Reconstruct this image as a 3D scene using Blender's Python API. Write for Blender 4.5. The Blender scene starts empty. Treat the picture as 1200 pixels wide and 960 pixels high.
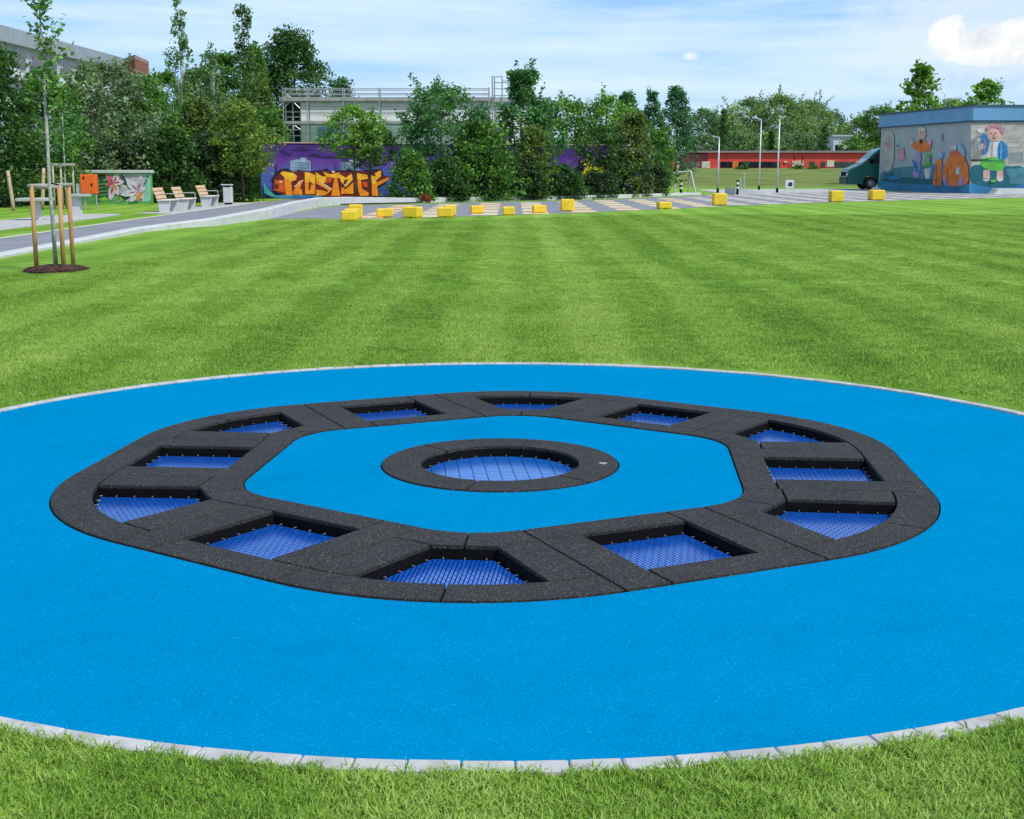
import bpy, bmesh, math, random
import numpy as np
from mathutils import Vector, Matrix
R = math.radians
rng = np.random.default_rng(7)
random.seed(7)
sc = bpy.context.scene
COL = sc.collection
H, F, HZ = 1.6, 1530.0, 197.0
PITCH = math.atan((480 - HZ) / F)
CP, SP = math.cos(PITCH), math.sin(PITCH)

# ------------------------------------------------------------------ geometry of the view
def ray(px, py):
    dx, dy = (px - 600) / F, (480 - py) / F
    return Vector((dx, CP + dy * SP, -SP + dy * CP))
def P(px, py, z=0.0):                       # point of the ground plane z seen at a photo pixel
    d = ray(px, py); t = (z - H) / d.z
    return Vector((d.x * t, d.y * t, z))
def Q(px, py, dist):                        # point at depth dist (world y) seen at a photo pixel
    d = ray(px, py); t = dist / d.y
    return Vector((d.x * t, dist, H + d.z * t))
def zt(y):                                  # height of the ground behind the kerb wall
    return 0.02 + 0.03 * min(max((y - 24) / 21.0, 0), 1)
def PT(px, py):
    z = 0.1
    for _ in range(6):
        p = P(px, py, z); z = zt(p.y)
    return P(px, py, z)

# ------------------------------------------------------------------ objects
def tag(o, label=None, cat=None, group=None, kind=None):
    for k, v in (('label', label), ('category', cat), ('group', group), ('kind', kind)):
        if v: o[k] = v
    return o
def empty(name, loc=(0, 0, 0), rz=0.0):
    o = bpy.data.objects.new(name, None); COL.objects.link(o)
    o.location = loc; o.rotation_euler = (0, 0, rz); o.empty_display_size = .2
    return o
def link(name, me, parent=None):
    o = bpy.data.objects.new(name, me); COL.objects.link(o)
    if parent: o.parent = parent
    return o
CH = {}
def copy_tree(o, parent=None):
    c = o.copy(); COL.objects.link(c); c.parent = parent
    for ch in list(o.children): copy_tree(ch, c)
    return c

class MB:
    def __init__(s): s.v = []; s.f = []; s.m = []; s.mi = 0
    def add(s, vs, fs):
        n = len(s.v); s.v += [tuple(v) for v in vs]
        for f in fs: s.f.append([i + n for i in f]); s.m.append(s.mi)
        return s
    def box(s, c, d, rz=0.0, ch=0.0):
        x, y, z = d[0] / 2, d[1] / 2, d[2] / 2
        if ch <= 0:
            vs = [(-x,-y,-z),(x,-y,-z),(x,y,-z),(-x,y,-z),(-x,-y,z),(x,-y,z),(x,y,z),(-x,y,z)]
            fs = [(0,3,2,1),(4,5,6,7),(0,1,5,4),(1,2,6,5),(2,3,7,6),(3,0,4,7)]
        else:                                # box with chamfered edges: stacked outlines
            def ring(a, zz): 
                X, Y = x - a, y - a; k = ch
                return [(-X+k,-Y,zz),(X-k,-Y,zz),(X,-Y+k,zz),(X,Y-k,zz),(X-k,Y,zz),(-X+k,Y,zz),(-X,Y-k,zz),(-X,-Y+k,zz)]
            vs = ring(ch,-z)+ring(0,-z+ch)+ring(0,z-ch)+ring(ch,z); fs=[tuple(range(7,-1,-1)),tuple(range(24,32))]
            for r in range(3):
                for i in range(8):
                    j=(i+1)%8; fs.append((r*8+i,r*8+j,r*8+8+j,r*8+8+i))
        ca, sa = math.cos(rz), math.sin(rz)
        vs = [(c[0]+a*ca-b*sa, c[1]+a*sa+b*ca, c[2]+e) for a,b,e in vs]
        return s.add(vs, fs)
    def prism(s, poly, z0, z1):
        n = len(poly)
        a = sum(poly[i][0]*poly[(i+1)%n][1]-poly[(i+1)%n][0]*poly[i][1] for i in range(n))
        if a < 0: poly = poly[::-1]
        vs = [(p[0],p[1],z0) for p in poly]+[(p[0],p[1],z1) for p in poly]
        fs = [tuple(range(n-1,-1,-1)), tuple(range(n,2*n))]+[(i,(i+1)%n,n+(i+1)%n,n+i) for i in range(n)]
        return s.add(vs, fs)
    def sheet(s, poly, z=0.0):
        n = len(poly)
        a = sum(poly[i][0]*poly[(i+1)%n][1]-poly[(i+1)%n][0]*poly[i][1] for i in range(n))
        if a < 0: poly = poly[::-1]
        return s.add([(p[0],p[1],p[2] if len(p)>2 else z) for p in poly],[tuple(range(n))])
    def loft(s, rings, cap=True):
        n = len(rings[0]); vs = [p for r in rings for p in r]; fs=[]
        for r in range(len(rings)-1):
            for i in range(n):
                j=(i+1)%n; fs.append((r*n+i,r*n+j,(r+1)*n+j,(r+1)*n+i))
        if cap: fs.append(tuple(range(n-1,-1,-1))); fs.append(tuple(range((len(rings)-1)*n,len(rings)*n)))
        return s.add(vs,fs)
    def tube(s, pts, rad, n=8):
        pts=[Vector(p) for p in pts]
        if not hasattr(rad,'__len__'): rad=[rad]*len(pts)
        rings=[]
        for i,p in enumerate(pts):
            d=(pts[min(i+1,len(pts)-1)]-pts[max(i-1,0)]).normalized()
            u=d.orthogonal().normalized() if abs(d.z)<.95 else Vector((1,0,0)); u=(u-d*u.dot(d)).normalized(); w=d.cross(u)
            rings.append([p+(u*math.cos(2*math.pi*k/n)+w*math.sin(2*math.pi*k/n))*rad[i] for k in range(n)])
        return s.loft(rings)
    def build(s, name, mats, parent=None, smooth=False, bevel=0):
        me=bpy.data.meshes.new(name); me.from_pydata(s.v,[],s.f)
        if not isinstance(mats,(list,tuple)): mats=[mats]
        for m in mats: me.materials.append(m)
        for p,i in zip(me.polygons,s.m): p.material_index=i; p.use_smooth=smooth
        me.validate(); me.update()
        o=link(name,me,parent)
        if bevel:
            b=o.modifiers.new('bevel','BEVEL'); b.width=bevel; b.segments=2; b.limit_method='ANGLE'
        return o

# ------------------------------------------------------------------ materials
def lin(c): 
    return tuple(((x/255)/12.92 if x/255<=.04045 else ((x/255+.055)/1.055)**2.4) for x in c)
def srgb(r,g,b,k=1.0): return tuple(min(1,x*k) for x in lin((r,g,b)))
def newmat(name):
    m=bpy.data.materials.new(name); m.use_nodes=True; nt=m.node_tree
    return m,nt,nt.nodes['Principled BSDF']
def N(nt,t,**kw):
    n=nt.nodes.new(t)
    for k,v in kw.items(): setattr(n,k,v)
    return n
def ramp(nt,fac,stops):
    r=N(nt,'ShaderNodeValToRGB'); e=r.color_ramp.elements
    while len(e)<len(stops): e.new(.5)
    for el,(p,c) in zip(e,stops): el.position=p; el.color=(*c,1)
    nt.links.new(fac,r.inputs[0]); return r.outputs[0]
def noise(nt,vec,scale,detail=4,rough=.6):
    n=N(nt,'ShaderNodeTexNoise'); n.inputs['Scale'].default_value=scale; n.inputs['Detail'].default_value=detail; n.inputs['Roughness'].default_value=rough
    nt.links.new(vec,n.inputs['Vector']); return n.outputs['Fac']
def mix(nt,fac,a,b,mode='MIX'):
    m=N(nt,'ShaderNodeMix',data_type='RGBA',blend_type=mode)
    for s,v in ((m.inputs[0],fac),(m.inputs[6],a),(m.inputs[7],b)):
        if hasattr(v,'links'): nt.links.new(v,s)
        elif hasattr(v,'__len__'): s.default_value=(*v,1)
        else: s.default_value=v
    return m.outputs[2]
def math_(nt,op,a,b=0.0,c=0.0,clamp=False):
    m=N(nt,'ShaderNodeMath',operation=op); m.use_clamp=clamp
    for s,v in zip(m.inputs,(a,b,c)):
        if hasattr(v,'links'): nt.links.new(v,s)
        else: s.default_value=v
    return m.outputs[0]
def bump(nt,b,h,strength=.3,dist=.01):
    n=N(nt,'ShaderNodeBump'); n.inputs['Strength'].default_value=strength; n.inputs['Distance'].default_value=dist
    nt.links.new(h,n.inputs['Height']); nt.links.new(n.outputs[0],b.inputs['Normal'])
def pos(nt): return N(nt,'ShaderNodeNewGeometry').outputs['Position']
def objc(nt): return N(nt,'ShaderNodeTexCoord').outputs['Object']
def plain(name,c,rough=.7,var=.12,scale=6,metal=0,fine=None,world=True,spec=.4,dirt=None):
    """surface with uneven tone, fine grain bump and optional dirt blotches"""
    m,nt,b=newmat(name); v=pos(nt) if world else objc(nt)
    f=noise(nt,v,scale,5); lo=tuple(x*(1-var*1.6) for x in c); hi=tuple(min(1,x*(1+var*1.2)) for x in c)
    col=ramp(nt,f,[(.3,lo),(.7,hi)])
    if dirt:
        g=noise(nt,v,scale*.35,6,.7); col=mix(nt,ramp(nt,g,[(.55,(0,0,0)),(.75,(.6,.6,.6))]),col,dirt)
    nt.links.new(col,b.inputs['Base Color'])
    b.inputs['Roughness'].default_value=rough; b.inputs['Metallic'].default_value=metal; b.inputs['Specular IOR Level'].default_value=spec
    if fine: bump(nt,b,noise(nt,v,fine[0],3),fine[1],fine[2])
    return m

def m_rubber():
    m,nt,b=newmat('black rubber granulate'); v=pos(nt)
    vo=N(nt,'ShaderNodeTexVoronoi'); vo.inputs['Scale'].default_value=210; nt.links.new(v,vo.inputs['Vector'])
    sep=N(nt,'ShaderNodeSeparateColor'); nt.links.new(vo.outputs['Color'],sep.inputs[0])
    speck=ramp(nt,sep.outputs[0],[(0,(.010,.0098,.0095)),(.55,(.023,.0225,.0215)),(.86,(.040,.039,.036)),(.958,(.062,.060,.056)),(.992,(.15,.145,.135))])
    lf=noise(nt,v,2.2,5,.7)
    col=mix(nt,1.0,speck,ramp(nt,lf,[(.3,(.75,.75,.76)),(.7,(1.25,1.22,1.18))]),'MULTIPLY')
    oi=N(nt,'ShaderNodeObjectInfo')
    nt.links.new(col,b.inputs['Base Color']); b.inputs['Roughness'].default_value=.82; b.inputs['Specular IOR Level'].default_value=.35
    bump(nt,b,vo.outputs['Distance'],.6,.004); return m
def m_epdm():
    m,nt,b=newmat('blue rubber granulate'); v=pos(nt)
    vo=N(nt,'ShaderNodeTexVoronoi'); vo.inputs['Scale'].default_value=260; nt.links.new(v,vo.inputs['Vector'])
    sep=N(nt,'ShaderNodeSeparateColor'); nt.links.new(vo.outputs['Color'],sep.inputs[0])
    base=ramp(nt,sep.outputs[0],[(0,(.0,.165,.36)),(.5,(.0,.205,.425)),(.93,(.0,.232,.46)),(.99,(.0,.27,.50)),(.9992,(.03,.30,.52))])
    lf=noise(nt,v,1.1,6,.65); md=noise(nt,v,7,5,.7)
    lfm=math_(nt,'ADD',math_(nt,'MULTIPLY',lf,.6),math_(nt,'MULTIPLY',md,.4))
    col=mix(nt,1.0,base,ramp(nt,lfm,[(.3,(.9,.88,.9)),(.7,(1.1,1.10,1.07))]),'MULTIPLY')
    # scattered dust, crumbs and faint scuffs
    st=noise(nt,v,42,2,.5); col=mix(nt,ramp(nt,st,[(.78,(0,0,0)),(.81,(.15,.15,.15))]),col,(.45,.52,.55))
    nt.links.new(col,b.inputs['Base Color']); b.inputs['Roughness'].default_value=.8; b.inputs['Specular IOR Level'].default_value=.0
    bump(nt,b,vo.outputs['Distance'],.4,.003); return m
def m_bed():
    m,nt,b=newmat('blue slatted jumping mat'); v=objc(nt)
    br=N(nt,'ShaderNodeTexBrick'); br.offset=.5; br.inputs['Scale'].default_value=1
    br.inputs['Brick Width'].default_value=.055; br.inputs['Row Height'].default_value=.0185; br.inputs['Mortar Size'].default_value=.0028; br.inputs['Mortar Smooth'].default_value=.2
    br.inputs['Color1'].default_value=(.002,.085,.42,1); br.inputs['Color2'].default_value=(.004,.11,.52,1); br.inputs['Mortar'].default_value=(.003,.014,.11,1)
    nt.links.new(v,br.inputs['Vector']); nt.links.new(br.outputs['Color'],b.inputs['Base Color'])
    pad=math_(nt,'SUBTRACT',1.0,br.outputs['Fac']); nt.links.new(pad,b.inputs['Specular IOR Level']); nt.links.new(math_(nt,'MULTIPLY',pad,.45),b.inputs['Coat Weight'])
    b.inputs['Roughness'].default_value=.22; b.inputs['Specular IOR Level'].default_value=1.0; b.inputs['Coat Weight'].default_value=.6; b.inputs['Coat Roughness'].default_value=.15; b.inputs['Coat IOR'].default_value=1.6
    bump(nt,b,math_(nt,'SUBTRACT',1.0,br.outputs['Fac']),.5,.003); return m
def m_bed_strip():
    m,nt,b=newmat('blue woven jumping mat'); v=objc(nt)
    br=N(nt,'ShaderNodeTexBrick'); br.offset=0; br.inputs['Scale'].default_value=1
    br.inputs['Brick Width'].default_value=.075; br.inputs['Row Height'].default_value=.034; br.inputs['Mortar Size'].default_value=.0022
    br.inputs['Color1'].default_value=(.006,.12,.47,1); br.inputs['Color2'].default_value=(.009,.145,.55,1); br.inputs['Mortar'].default_value=(.006,.02,.13,1)
    nt.links.new(v,br.inputs['Vector']); nt.links.new(br.outputs['Color'],b.inputs['Base Color'])
    pad=math_(nt,'SUBTRACT',1.0,br.outputs['Fac']); nt.links.new(pad,b.inputs['Specular IOR Level']); nt.links.new(math_(nt,'MULTIPLY',pad,.45),b.inputs['Coat Weight'])
    b.inputs['Roughness'].default_value=.22; b.inputs['Specular IOR Level'].default_value=1.0; b.inputs['Coat Weight'].default_value=.7; b.inputs['Coat Roughness'].default_value=.15; b.inputs['Coat IOR'].default_value=1.6
    bump(nt,b,math_(nt,'SUBTRACT',1.0,br.outputs['Fac']),.35,.002); return m

def grass_color(nt):
    v=pos(nt); sx=N(nt,'ShaderNodeSeparateXYZ'); nt.links.new(v,sx.inputs[0])
    warp=noise(nt,v,.12,3); x=math_(nt,'ADD',sx.outputs[0],math_(nt,'MULTIPLY',warp,1.3))
    s=math_(nt,'SUBTRACT',math_(nt,'MULTIPLY',math_(nt,'MULTIPLY_ADD',math_(nt,'SINE',math_(nt,'MULTIPLY',x,2*math.pi/1.28)),1.3,.5,clamp=True),1.6),.8); s2=math_(nt,'SINE',math_(nt,'MULTIPLY',x,2*math.pi/5.3))
    st=math_(nt,'MULTIPLY',math_(nt,'ADD',math_(nt,'MULTIPLY',math_(nt,'MULTIPLY',s,noise(nt,v,.25,3)),.36),math_(nt,'MULTIPLY',s2,.11)),math_(nt,'LESS_THAN',sx.outputs[1],84))
    n1=noise(nt,v,.55,6,.7); n2=noise(nt,v,7,5,.75); 
    f=math_(nt,'ADD',math_(nt,'ADD',math_(nt,'MULTIPLY',n1,.9),math_(nt,'MULTIPLY',n2,.7)),math_(nt,'MULTIPLY',st,.58))
    f=math_(nt,'SUBTRACT',f,.3)
    return f
GR=[(.04,(.080,.182,.014)),(.37,(.180,.358,.030)),(.65,(.285,.475,.060)),(.95,(.46,.59,.16))]
def m_lawn():
    m,nt,b=newmat('mown lawn'); f=grass_color(nt); v=pos(nt)
    fine=noise(nt,v,55,4,.75); f2=math_(nt,'ADD',f,math_(nt,'MULTIPLY',math_(nt,'SUBTRACT',fine,.5),.9))
    col=ramp(nt,f2,[(p,tuple(x*.86 for x in c)) for p,c in GR]); sy=N(nt,'ShaderNodeSeparateXYZ'); nt.links.new(v,sy.inputs[0]); far=math_(nt,'MULTIPLY_ADD',sy.outputs[1],.1,-10.2,clamp=True)   # the bank beyond the plaza is rough, unmown grass
    rough=ramp(nt,noise(nt,v,.35,7,.75),[(.32,(.085,.13,.025)),(.5,(.15,.20,.045)),(.68,(.24,.25,.09))]); col=mix(nt,far,col,rough)
    nt.links.new(col,b.inputs['Base Color']); b.inputs['Roughness'].default_value=.9; b.inputs['Specular IOR Level'].default_value=.1
    bump(nt,b,noise(nt,v,40,5,.8),.9,.03); return m
def m_blade():
    m,nt,b=newmat('grass blades'); f=grass_color(nt)
    oi=N(nt,'ShaderNodeObjectInfo'); a=N(nt,'ShaderNodeAttribute'); a.attribute_name='tint'
    f2=math_(nt,'ADD',math_(nt,'ADD',f,math_(nt,'MULTIPLY',math_(nt,'SUBTRACT',oi.outputs['Random'],.5),.22)),math_(nt,'MULTIPLY',a.outputs['Fac'],.5))
    col=ramp(nt,f2,GR+[]); 
    b.inputs['Roughness'].default_value=.5; b.inputs['Specular IOR Level'].default_value=.3
    nt.links.new(col,b.inputs['Base Color'])
    # thin leaning blades: shade them partly like the sward they form
    gn=N(nt,'ShaderNodeNewGeometry'); vm=N(nt,'ShaderNodeVectorMath',operation='MULTIPLY_ADD'); vm.inputs[1].default_value=(.55,.55,.55); vm.inputs[2].default_value=(0,0,.75); nt.links.new(gn.outputs['Normal'],vm.inputs[0])
    vn=N(nt,'ShaderNodeVectorMath',operation='NORMALIZE'); nt.links.new(vm.outputs[0],vn.inputs[0]); nt.links.new(vn.outputs[0],b.inputs['Normal'])
    tr=N(nt,'ShaderNodeBsdfTranslucent'); nt.links.new(mix(nt,1.0,col,(1.25,1.25,.6),'MULTIPLY'),tr.inputs[0])
    ms=N(nt,'ShaderNodeMixShader'); ms.inputs[0].default_value=.35; nt.links.new(b.outputs[0],ms.inputs[1]); nt.links.new(tr.outputs[0],ms.inputs[2])
    nt.links.new(ms.outputs[0],nt.nodes['Material Output'].inputs[0]); return m
LEAFM={}
def m_leaf(c,key,yellow=.25):
    if key in LEAFM: return LEAFM[key]
    m,nt,b=newmat('leaves '+key)
    a=N(nt,'ShaderNodeAttribute'); a.attribute_name='tint'
    lo=tuple(x*.6 for x in c); hi=(c[0]*2.1+.02*yellow,c[1]*1.8,c[2]*1.5)
    col=ramp(nt,a.outputs['Fac'],[(.05,lo),(.5,c),(.95,hi)])
    nt.links.new(col,b.inputs['Base Color']); b.inputs['Roughness'].default_value=.55; b.inputs['Specular IOR Level'].default_value=.3
    tr=N(nt,'ShaderNodeBsdfTranslucent'); nt.links.new(mix(nt,1.0,col,(1.3,1.35,.5),'MULTIPLY'),tr.inputs[0])
    ms=N(nt,'ShaderNodeMixShader'); ms.inputs[0].default_value=.38; nt.links.new(b.outputs[0],ms.inputs[1]); nt.links.new(tr.outputs[0],ms.inputs[2])
    nt.links.new(ms.outputs[0],nt.nodes['Material Output'].inputs[0]); LEAFM[key]=m; return m

def m_asphalt():
    m,nt,b=newmat('asphalt'); v=pos(nt); f=noise(nt,v,60,4,.8); g=noise(nt,v,.8,5,.6)
    col=mix(nt,1.0,ramp(nt,f,[(.3,(.17,.175,.19)),(.7,(.26,.265,.28))]),ramp(nt,g,[(.3,(.85,.85,.85)),(.7,(1.12,1.12,1.12))]),'MULTIPLY')
    nt.links.new(col,b.inputs['Base Color']); b.inputs['Roughness'].default_value=.85; bump(nt,b,f,.4,.01); return m
def m_wall_gradient(name,stops,z0,z1):
    m,nt,b=newmat(name); v=pos(nt); s=N(nt,'ShaderNodeSeparateXYZ'); nt.links.new(v,s.inputs[0])
    f=math_(nt,'DIVIDE',math_(nt,'SUBTRACT',s.outputs[2],z0),z1-z0); n=noise(nt,v,1.4,4); f=math_(nt,'ADD',f,math_(nt,'MULTIPLY',math_(nt,'SUBTRACT',n,.5),.35))
    nt.links.new(ramp(nt,f,stops),b.inputs['Base Color']); b.inputs['Roughness'].default_value=.75; return m
def m_wood(name,c,axis='Z'):
    m,nt,b=newmat(name); v=objc(nt); mp=N(nt,'ShaderNodeMapping'); sc_=[14,14,14]; sc_['XYZ'.index(axis)]=1.2; mp.inputs['Scale'].default_value=sc_
    nt.links.new(v,mp.inputs[0]); f=noise(nt,mp.outputs[0],2.5,5,.65)
    nt.links.new(ramp(nt,f,[(.25,tuple(x*.55 for x in c)),(.5,c),(.8,tuple(min(1,x*1.25) for x in c))]),b.inputs['Base Color']); b.inputs['Roughness'].default_value=.7
    bump(nt,b,f,.3,.01); return m
def m_glass(name,c=(.01,.013,.016)):
    m,nt,b=newmat(name); b.inputs['Base Color'].default_value=(*c,1); b.inputs['Roughness'].default_value=.08; b.inputs['Specular IOR Level'].default_value=.8
    v=pos(nt); nt.links.new(ramp(nt,noise(nt,v,1.5,2),[(.35,tuple(x*.6 for x in c)),(.65,tuple(x*1.6 for x in c))]),b.inputs['Base Color']); return m
def m_cladding(name,c,step):
    m,nt,b=newmat(name); v=pos(nt); s=N(nt,'ShaderNodeSeparateXYZ'); nt.links.new(v,s.inputs[0])
    fr=math_(nt,'FRACT',math_(nt,'DIVIDE',s.outputs[2],step)); line=math_(nt,'LESS_THAN',fr,.055)
    g=noise(nt,v,.6,5); col=mix(nt,1.0,c,ramp(nt,g,[(.3,(.88,.88,.88)),(.7,(1.06,1.06,1.06))]),'MULTIPLY')
    nt.links.new(mix(nt,math_(nt,'MULTIPLY',line,.6),col,tuple(x*.4 for x in c)),b.inputs['Base Color']); b.inputs['Roughness'].default_value=.55; return m

RUB=m_rubber(); EPDM=m_epdm(); BED=m_bed(); BEDS=m_bed_strip(); LAWN=m_lawn(); BLADE=m_blade(); ASPH=m_asphalt()
BLACK=plain('black coated steel',(.004,.004,.0045),.8,.3,20,spec=.12)
STEEL=plain('galvanised steel',(.48,.49,.49),.45,.15,8,metal=.6)
ZINC=plain('dull grey painted steel',(.45,.47,.47),.55,.12,8)
HOOK=plain('bright zinc hook',(.34,.34,.33),.3,.05,8,metal=.3)
KERBM=plain('pale concrete kerb stone',(.45,.445,.425),.85,.16,9,fine=(120,.3,.004),dirt=(.36,.35,.31))
CONC=plain('cast concrete',(.46,.47,.47),.85,.10,1.6,fine=(60,.25,.005),dirt=(.42,.42,.41))
CONCW=plain('pale cast concrete',(.52,.525,.515),.8,.08,3,fine=(60,.2,.004),dirt=(.5,.5,.47))
PAVE=plain('light gravel paving',(.43,.42,.39),.9,.15,4,fine=(80,.4,.01))
SOIL=plain('dark planting soil',(.05,.035,.025),.95,.4,9,fine=(40,.8,.03))
MULCH=plain('red brown bark mulch',(.10,.045,.032),.95,.5,45,fine=(60,1,.03))
YEL=plain('yellow painted concrete',(.80,.54,.026),.55,.07,5,fine=(60,.15,.004),dirt=(.58,.37,.04))
BLUEP=plain('blue sheet',srgb(120,175,220,.8),.5,.06,2)

# ------------------------------------------------------------------ the setting: lawn, blue surface, kerb
CX, CY = -0.065, 7.015
RD = 3.685
def terr(x, y):
    t = min(max((y - 101) / 57.0, 0), 1); return 1.56 * t * t * (3 - 2 * t)
def ring_outline(side_u, rho, n=14):
    """rounded hexagon about the disc centre (flat side at side_u, corner arcs about the corner pivots)"""
    pts=[]
    for k in range(6):
        a=R(-95+60*k)
        ox,oy=CX+.96*math.cos(a),CY+.96*math.sin(a)
        for i in range(n+1):
            t=a+R(-30+60*i/n); pts.append((ox+rho*math.cos(t),oy+rho*math.sin(t)))
    return pts
def circle(cx,cy,r,n=160): return [(cx+r*math.cos(2*math.pi*i/n),cy+r*math.sin(2*math.pi*i/n)) for i in range(n)]

b=MB(); na=360
rs=[3.737]
while rs[-1]<900: rs.append(rs[-1]*1.045+.02)
for i,r in enumerate(rs):
    for k in range(na):
        t=2*math.pi*k/na; x,y=CX+r*math.cos(t),CY+r*math.sin(t); b.v.append((x,y,terr(x,y)-(.0 if i else .004)))
for i in range(len(rs)-1):
    for k in range(na):
        j=(k+1)%na; b.f.append((i*na+k,(i+1)*na+k,(i+1)*na+j,i*na+j)); b.m.append(0)
lawn=tag(b.build('lawn',LAWN,smooth=True),kind='structure')

def holed_sheet(name,outer,holes,mat,z,thick):
    bm=bmesh.new(); edges=[]
    for loop in [outer]+holes:
        vs=[bm.verts.new((p[0],p[1],z)) for p in loop]
        edges+=[bm.edges.new((vs[i],vs[(i+1)%len(vs)])) for i in range(len(vs))]
    bmesh.ops.triangle_fill(bm,use_beauty=True,use_dissolve=False,edges=edges,normal=(0,0,1))
    g=bmesh.ops.extrude_face_region(bm,geom=bm.faces[:])
    for v in [e for e in g['geom'] if isinstance(e,bmesh.types.BMVert)]: v.co.z-=thick
    bmesh.ops.recalc_face_normals(bm,faces=bm.faces[:])
    me=bpy.data.meshes.new(name); bm.to_mesh(me); bm.free(); me.materials.append(mat)
    return link(name,me)
ro=ring_outline(2.22,1.392); ri=ring_outline(1.28,.446)
disc=tag(holed_sheet('play_surface',circle(CX,CY,RD-.004,240),[ro],EPDM,0.0,.03),kind='structure')
isl=tag(holed_sheet('play_surface_island',ri,[circle(CX,CY,.655,96)],EPDM,0.0,.03),kind='structure')
b=MB(); n=158
for k in range(n):
    t0,t1=2*math.pi*k/n+.0006,2*math.pi*(k+1)/n-.0006
    dz=random.uniform(-.0012,.0012); ins=random.uniform(.003,.006)
    def rg(z,i): return [(CX+r*math.cos(t),CY+r*math.sin(t),z) for r,t in ((RD+i,t0+i/3.7),(RD+.066-i,t0+i/3.8),(RD+.066-i,t1-i/3.8),(RD+i,t1-i/3.7))]
    b.loft([rg(-.1,0),rg(.006+dz,0),rg(.011+dz,ins)])
tag(b.build('kerb',KERBM),kind='structure')
# bedding under the rubber tiles (dark, closes the pits from below)
b=MB(); b.sheet(circle(CX,CY,3.72,96),-.26); tag(b.build('ground_bed',BLACK),kind='structure')

# ------------------------------------------------------------------ trampolines
def arc(ox,oy,r,a0,a1,n=8): return [(ox+r*math.cos(R(a0+(a1-a0)*i/n)),oy+r*math.sin(R(a0+(a1-a0)*i/n))) for i in range(n+1)]
def shrink(poly,g):
    """inset a polygon by g (mitred)"""
    n=len(poly); a=sum(poly[i][0]*poly[(i+1)%n][1]-poly[(i+1)%n][0]*poly[i][1] for i in range(n))
    if a<0: poly=poly[::-1]
    out=[]
    for i in range(n):
        p0,p1,p2=Vector(poly[i-1][:2]),Vector(poly[i][:2]),Vector(poly[(i+1)%n][:2])
        d1,d2=(p1-p0).normalized(),(p2-p1).normalized(); n1,n2=Vector((-d1.y,d1.x)),Vector((-d2.y,d2.x))
        k=n1+n2; l=k.length_squared; k=k*(2*g/l) if l>1e-6 else n1*g
        if k.length>3*abs(g): k=k.normalized()*3*abs(g)
        q=p1+k; out.append((q.x,q.y))
    return out
def tile(b,poly,g=.0052):
    p0=shrink(poly,g); p1=shrink(poly,g+.002)
    n=len(p0); b.loft([[(x,y,-.012) for x,y in p0],[(x,y,.003) for x,y in p0],[(x,y,.006) for x,y in p1]])
hook_me=None
def tramp_mesh(name,tiles,pit,origin,bedmat,ox):
    """one trampoline: rubber surround of tiles, steel frame, jumping mat, hooks; coordinates shifted so origin is the thing's base"""
    global hook_me
    sh=lambda poly:[(x-ox,y) for x,y in poly]
    root=empty(name)
    b=MB()
    for t in tiles: tile(b,sh(t))
    b.build('rubber_surround',RUB,root)
    b=MB()
    for t in tiles: b.prism(shrink(sh(t),.0012),-.25,-.0135)
    pit_=sh(pit); n=len(pit_)
    b.build('steel_frame',BLACK,root)
    b=MB(); b.prism(shrink(pit_,.012),-.062,-.055); b.build('jumping_mat',bedmat,root)
    if hook_me is None:
        h=MB(); h.tube([(-.003,0,.001),(.007,0,.002),(.014,0,-.001)],.0014,6); h.box((.0,0,.0),(.0045,.005,.0045),0,.001)
        o=h.build('hook',HOOK); hook_me=o.data; bpy.data.objects.remove(o)
    inn=shrink(pit_,.008); m=len(inn); step=.09
    per=[(Vector(inn[i]),Vector(inn[(i+1)%m])) for i in range(m)]; tot=sum((q-p).length for p,q in per)
    cnt=int(tot/step); acc=0; k=.5
    for p,q in per:
        L=(q-p).length
        while k*tot/cnt<acc+L:
            t=(k*tot/cnt-acc)/L; c=p.lerp(q,t); d=(q-p).normalized()
            o=link('hook',hook_me,root); o.location=(c.x,c.y,-.049); o.rotation_euler=(0,0,math.atan2(-d.x,d.y)+math.pi); k+=1
        acc+=L
    return root
SQ=[[(2.02,-.48),(2.22,-.48),(2.22,.27),(2.02,.27)],[(1.46,.27),(2.22,.27),(2.22,.48),(1.46,.48)],[(1.28,-.27),(1.46,-.27),(1.46,.48),(1.28,.48)],[(1.28,-.48),(2.02,-.48),(2.02,-.27),(1.28,-.27)]]
SQ=[[(1.28,.27),(2.02,.27),(2.02,.48),(1.28,.48)],[(2.02,-.27),(2.22,-.27),(2.22,.48),(2.02,.48)],[(1.46,-.48),(2.22,-.48),(2.22,-.27),(1.46,-.27)],[(1.28,-.48),(1.46,-.48),(1.46,.27),(1.28,.27)]]
SQP=[(1.46,-.27),(2.02,-.27),(2.02,.27),(1.46,.27)]
O=.96; th=19.2
def mir(p): return [(x,-y) for x,y in p]
half_in=[(1.62,0)]+arc(O,0,.449,0,30)+[(1.515,.322),(1.62,.14)]
half_side=[(1.62,.14),(1.515,.322)]+[arc(O,0,1.186,30,30,1)[0]]+arc(O,0,1.186,30,th,3)[1:]
half_out=arc(O,0,1.186,0,30,7)+arc(O,0,1.389,30,0,7)
half_out=[p for p in half_out]
CO=[half_in,mir(half_in),half_side,mir(half_side),half_out,mir(half_out)]
COP=[(1.62,-.14)]+arc(O,0,1.186,-th,th,8)+[(1.62,.14)]
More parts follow.
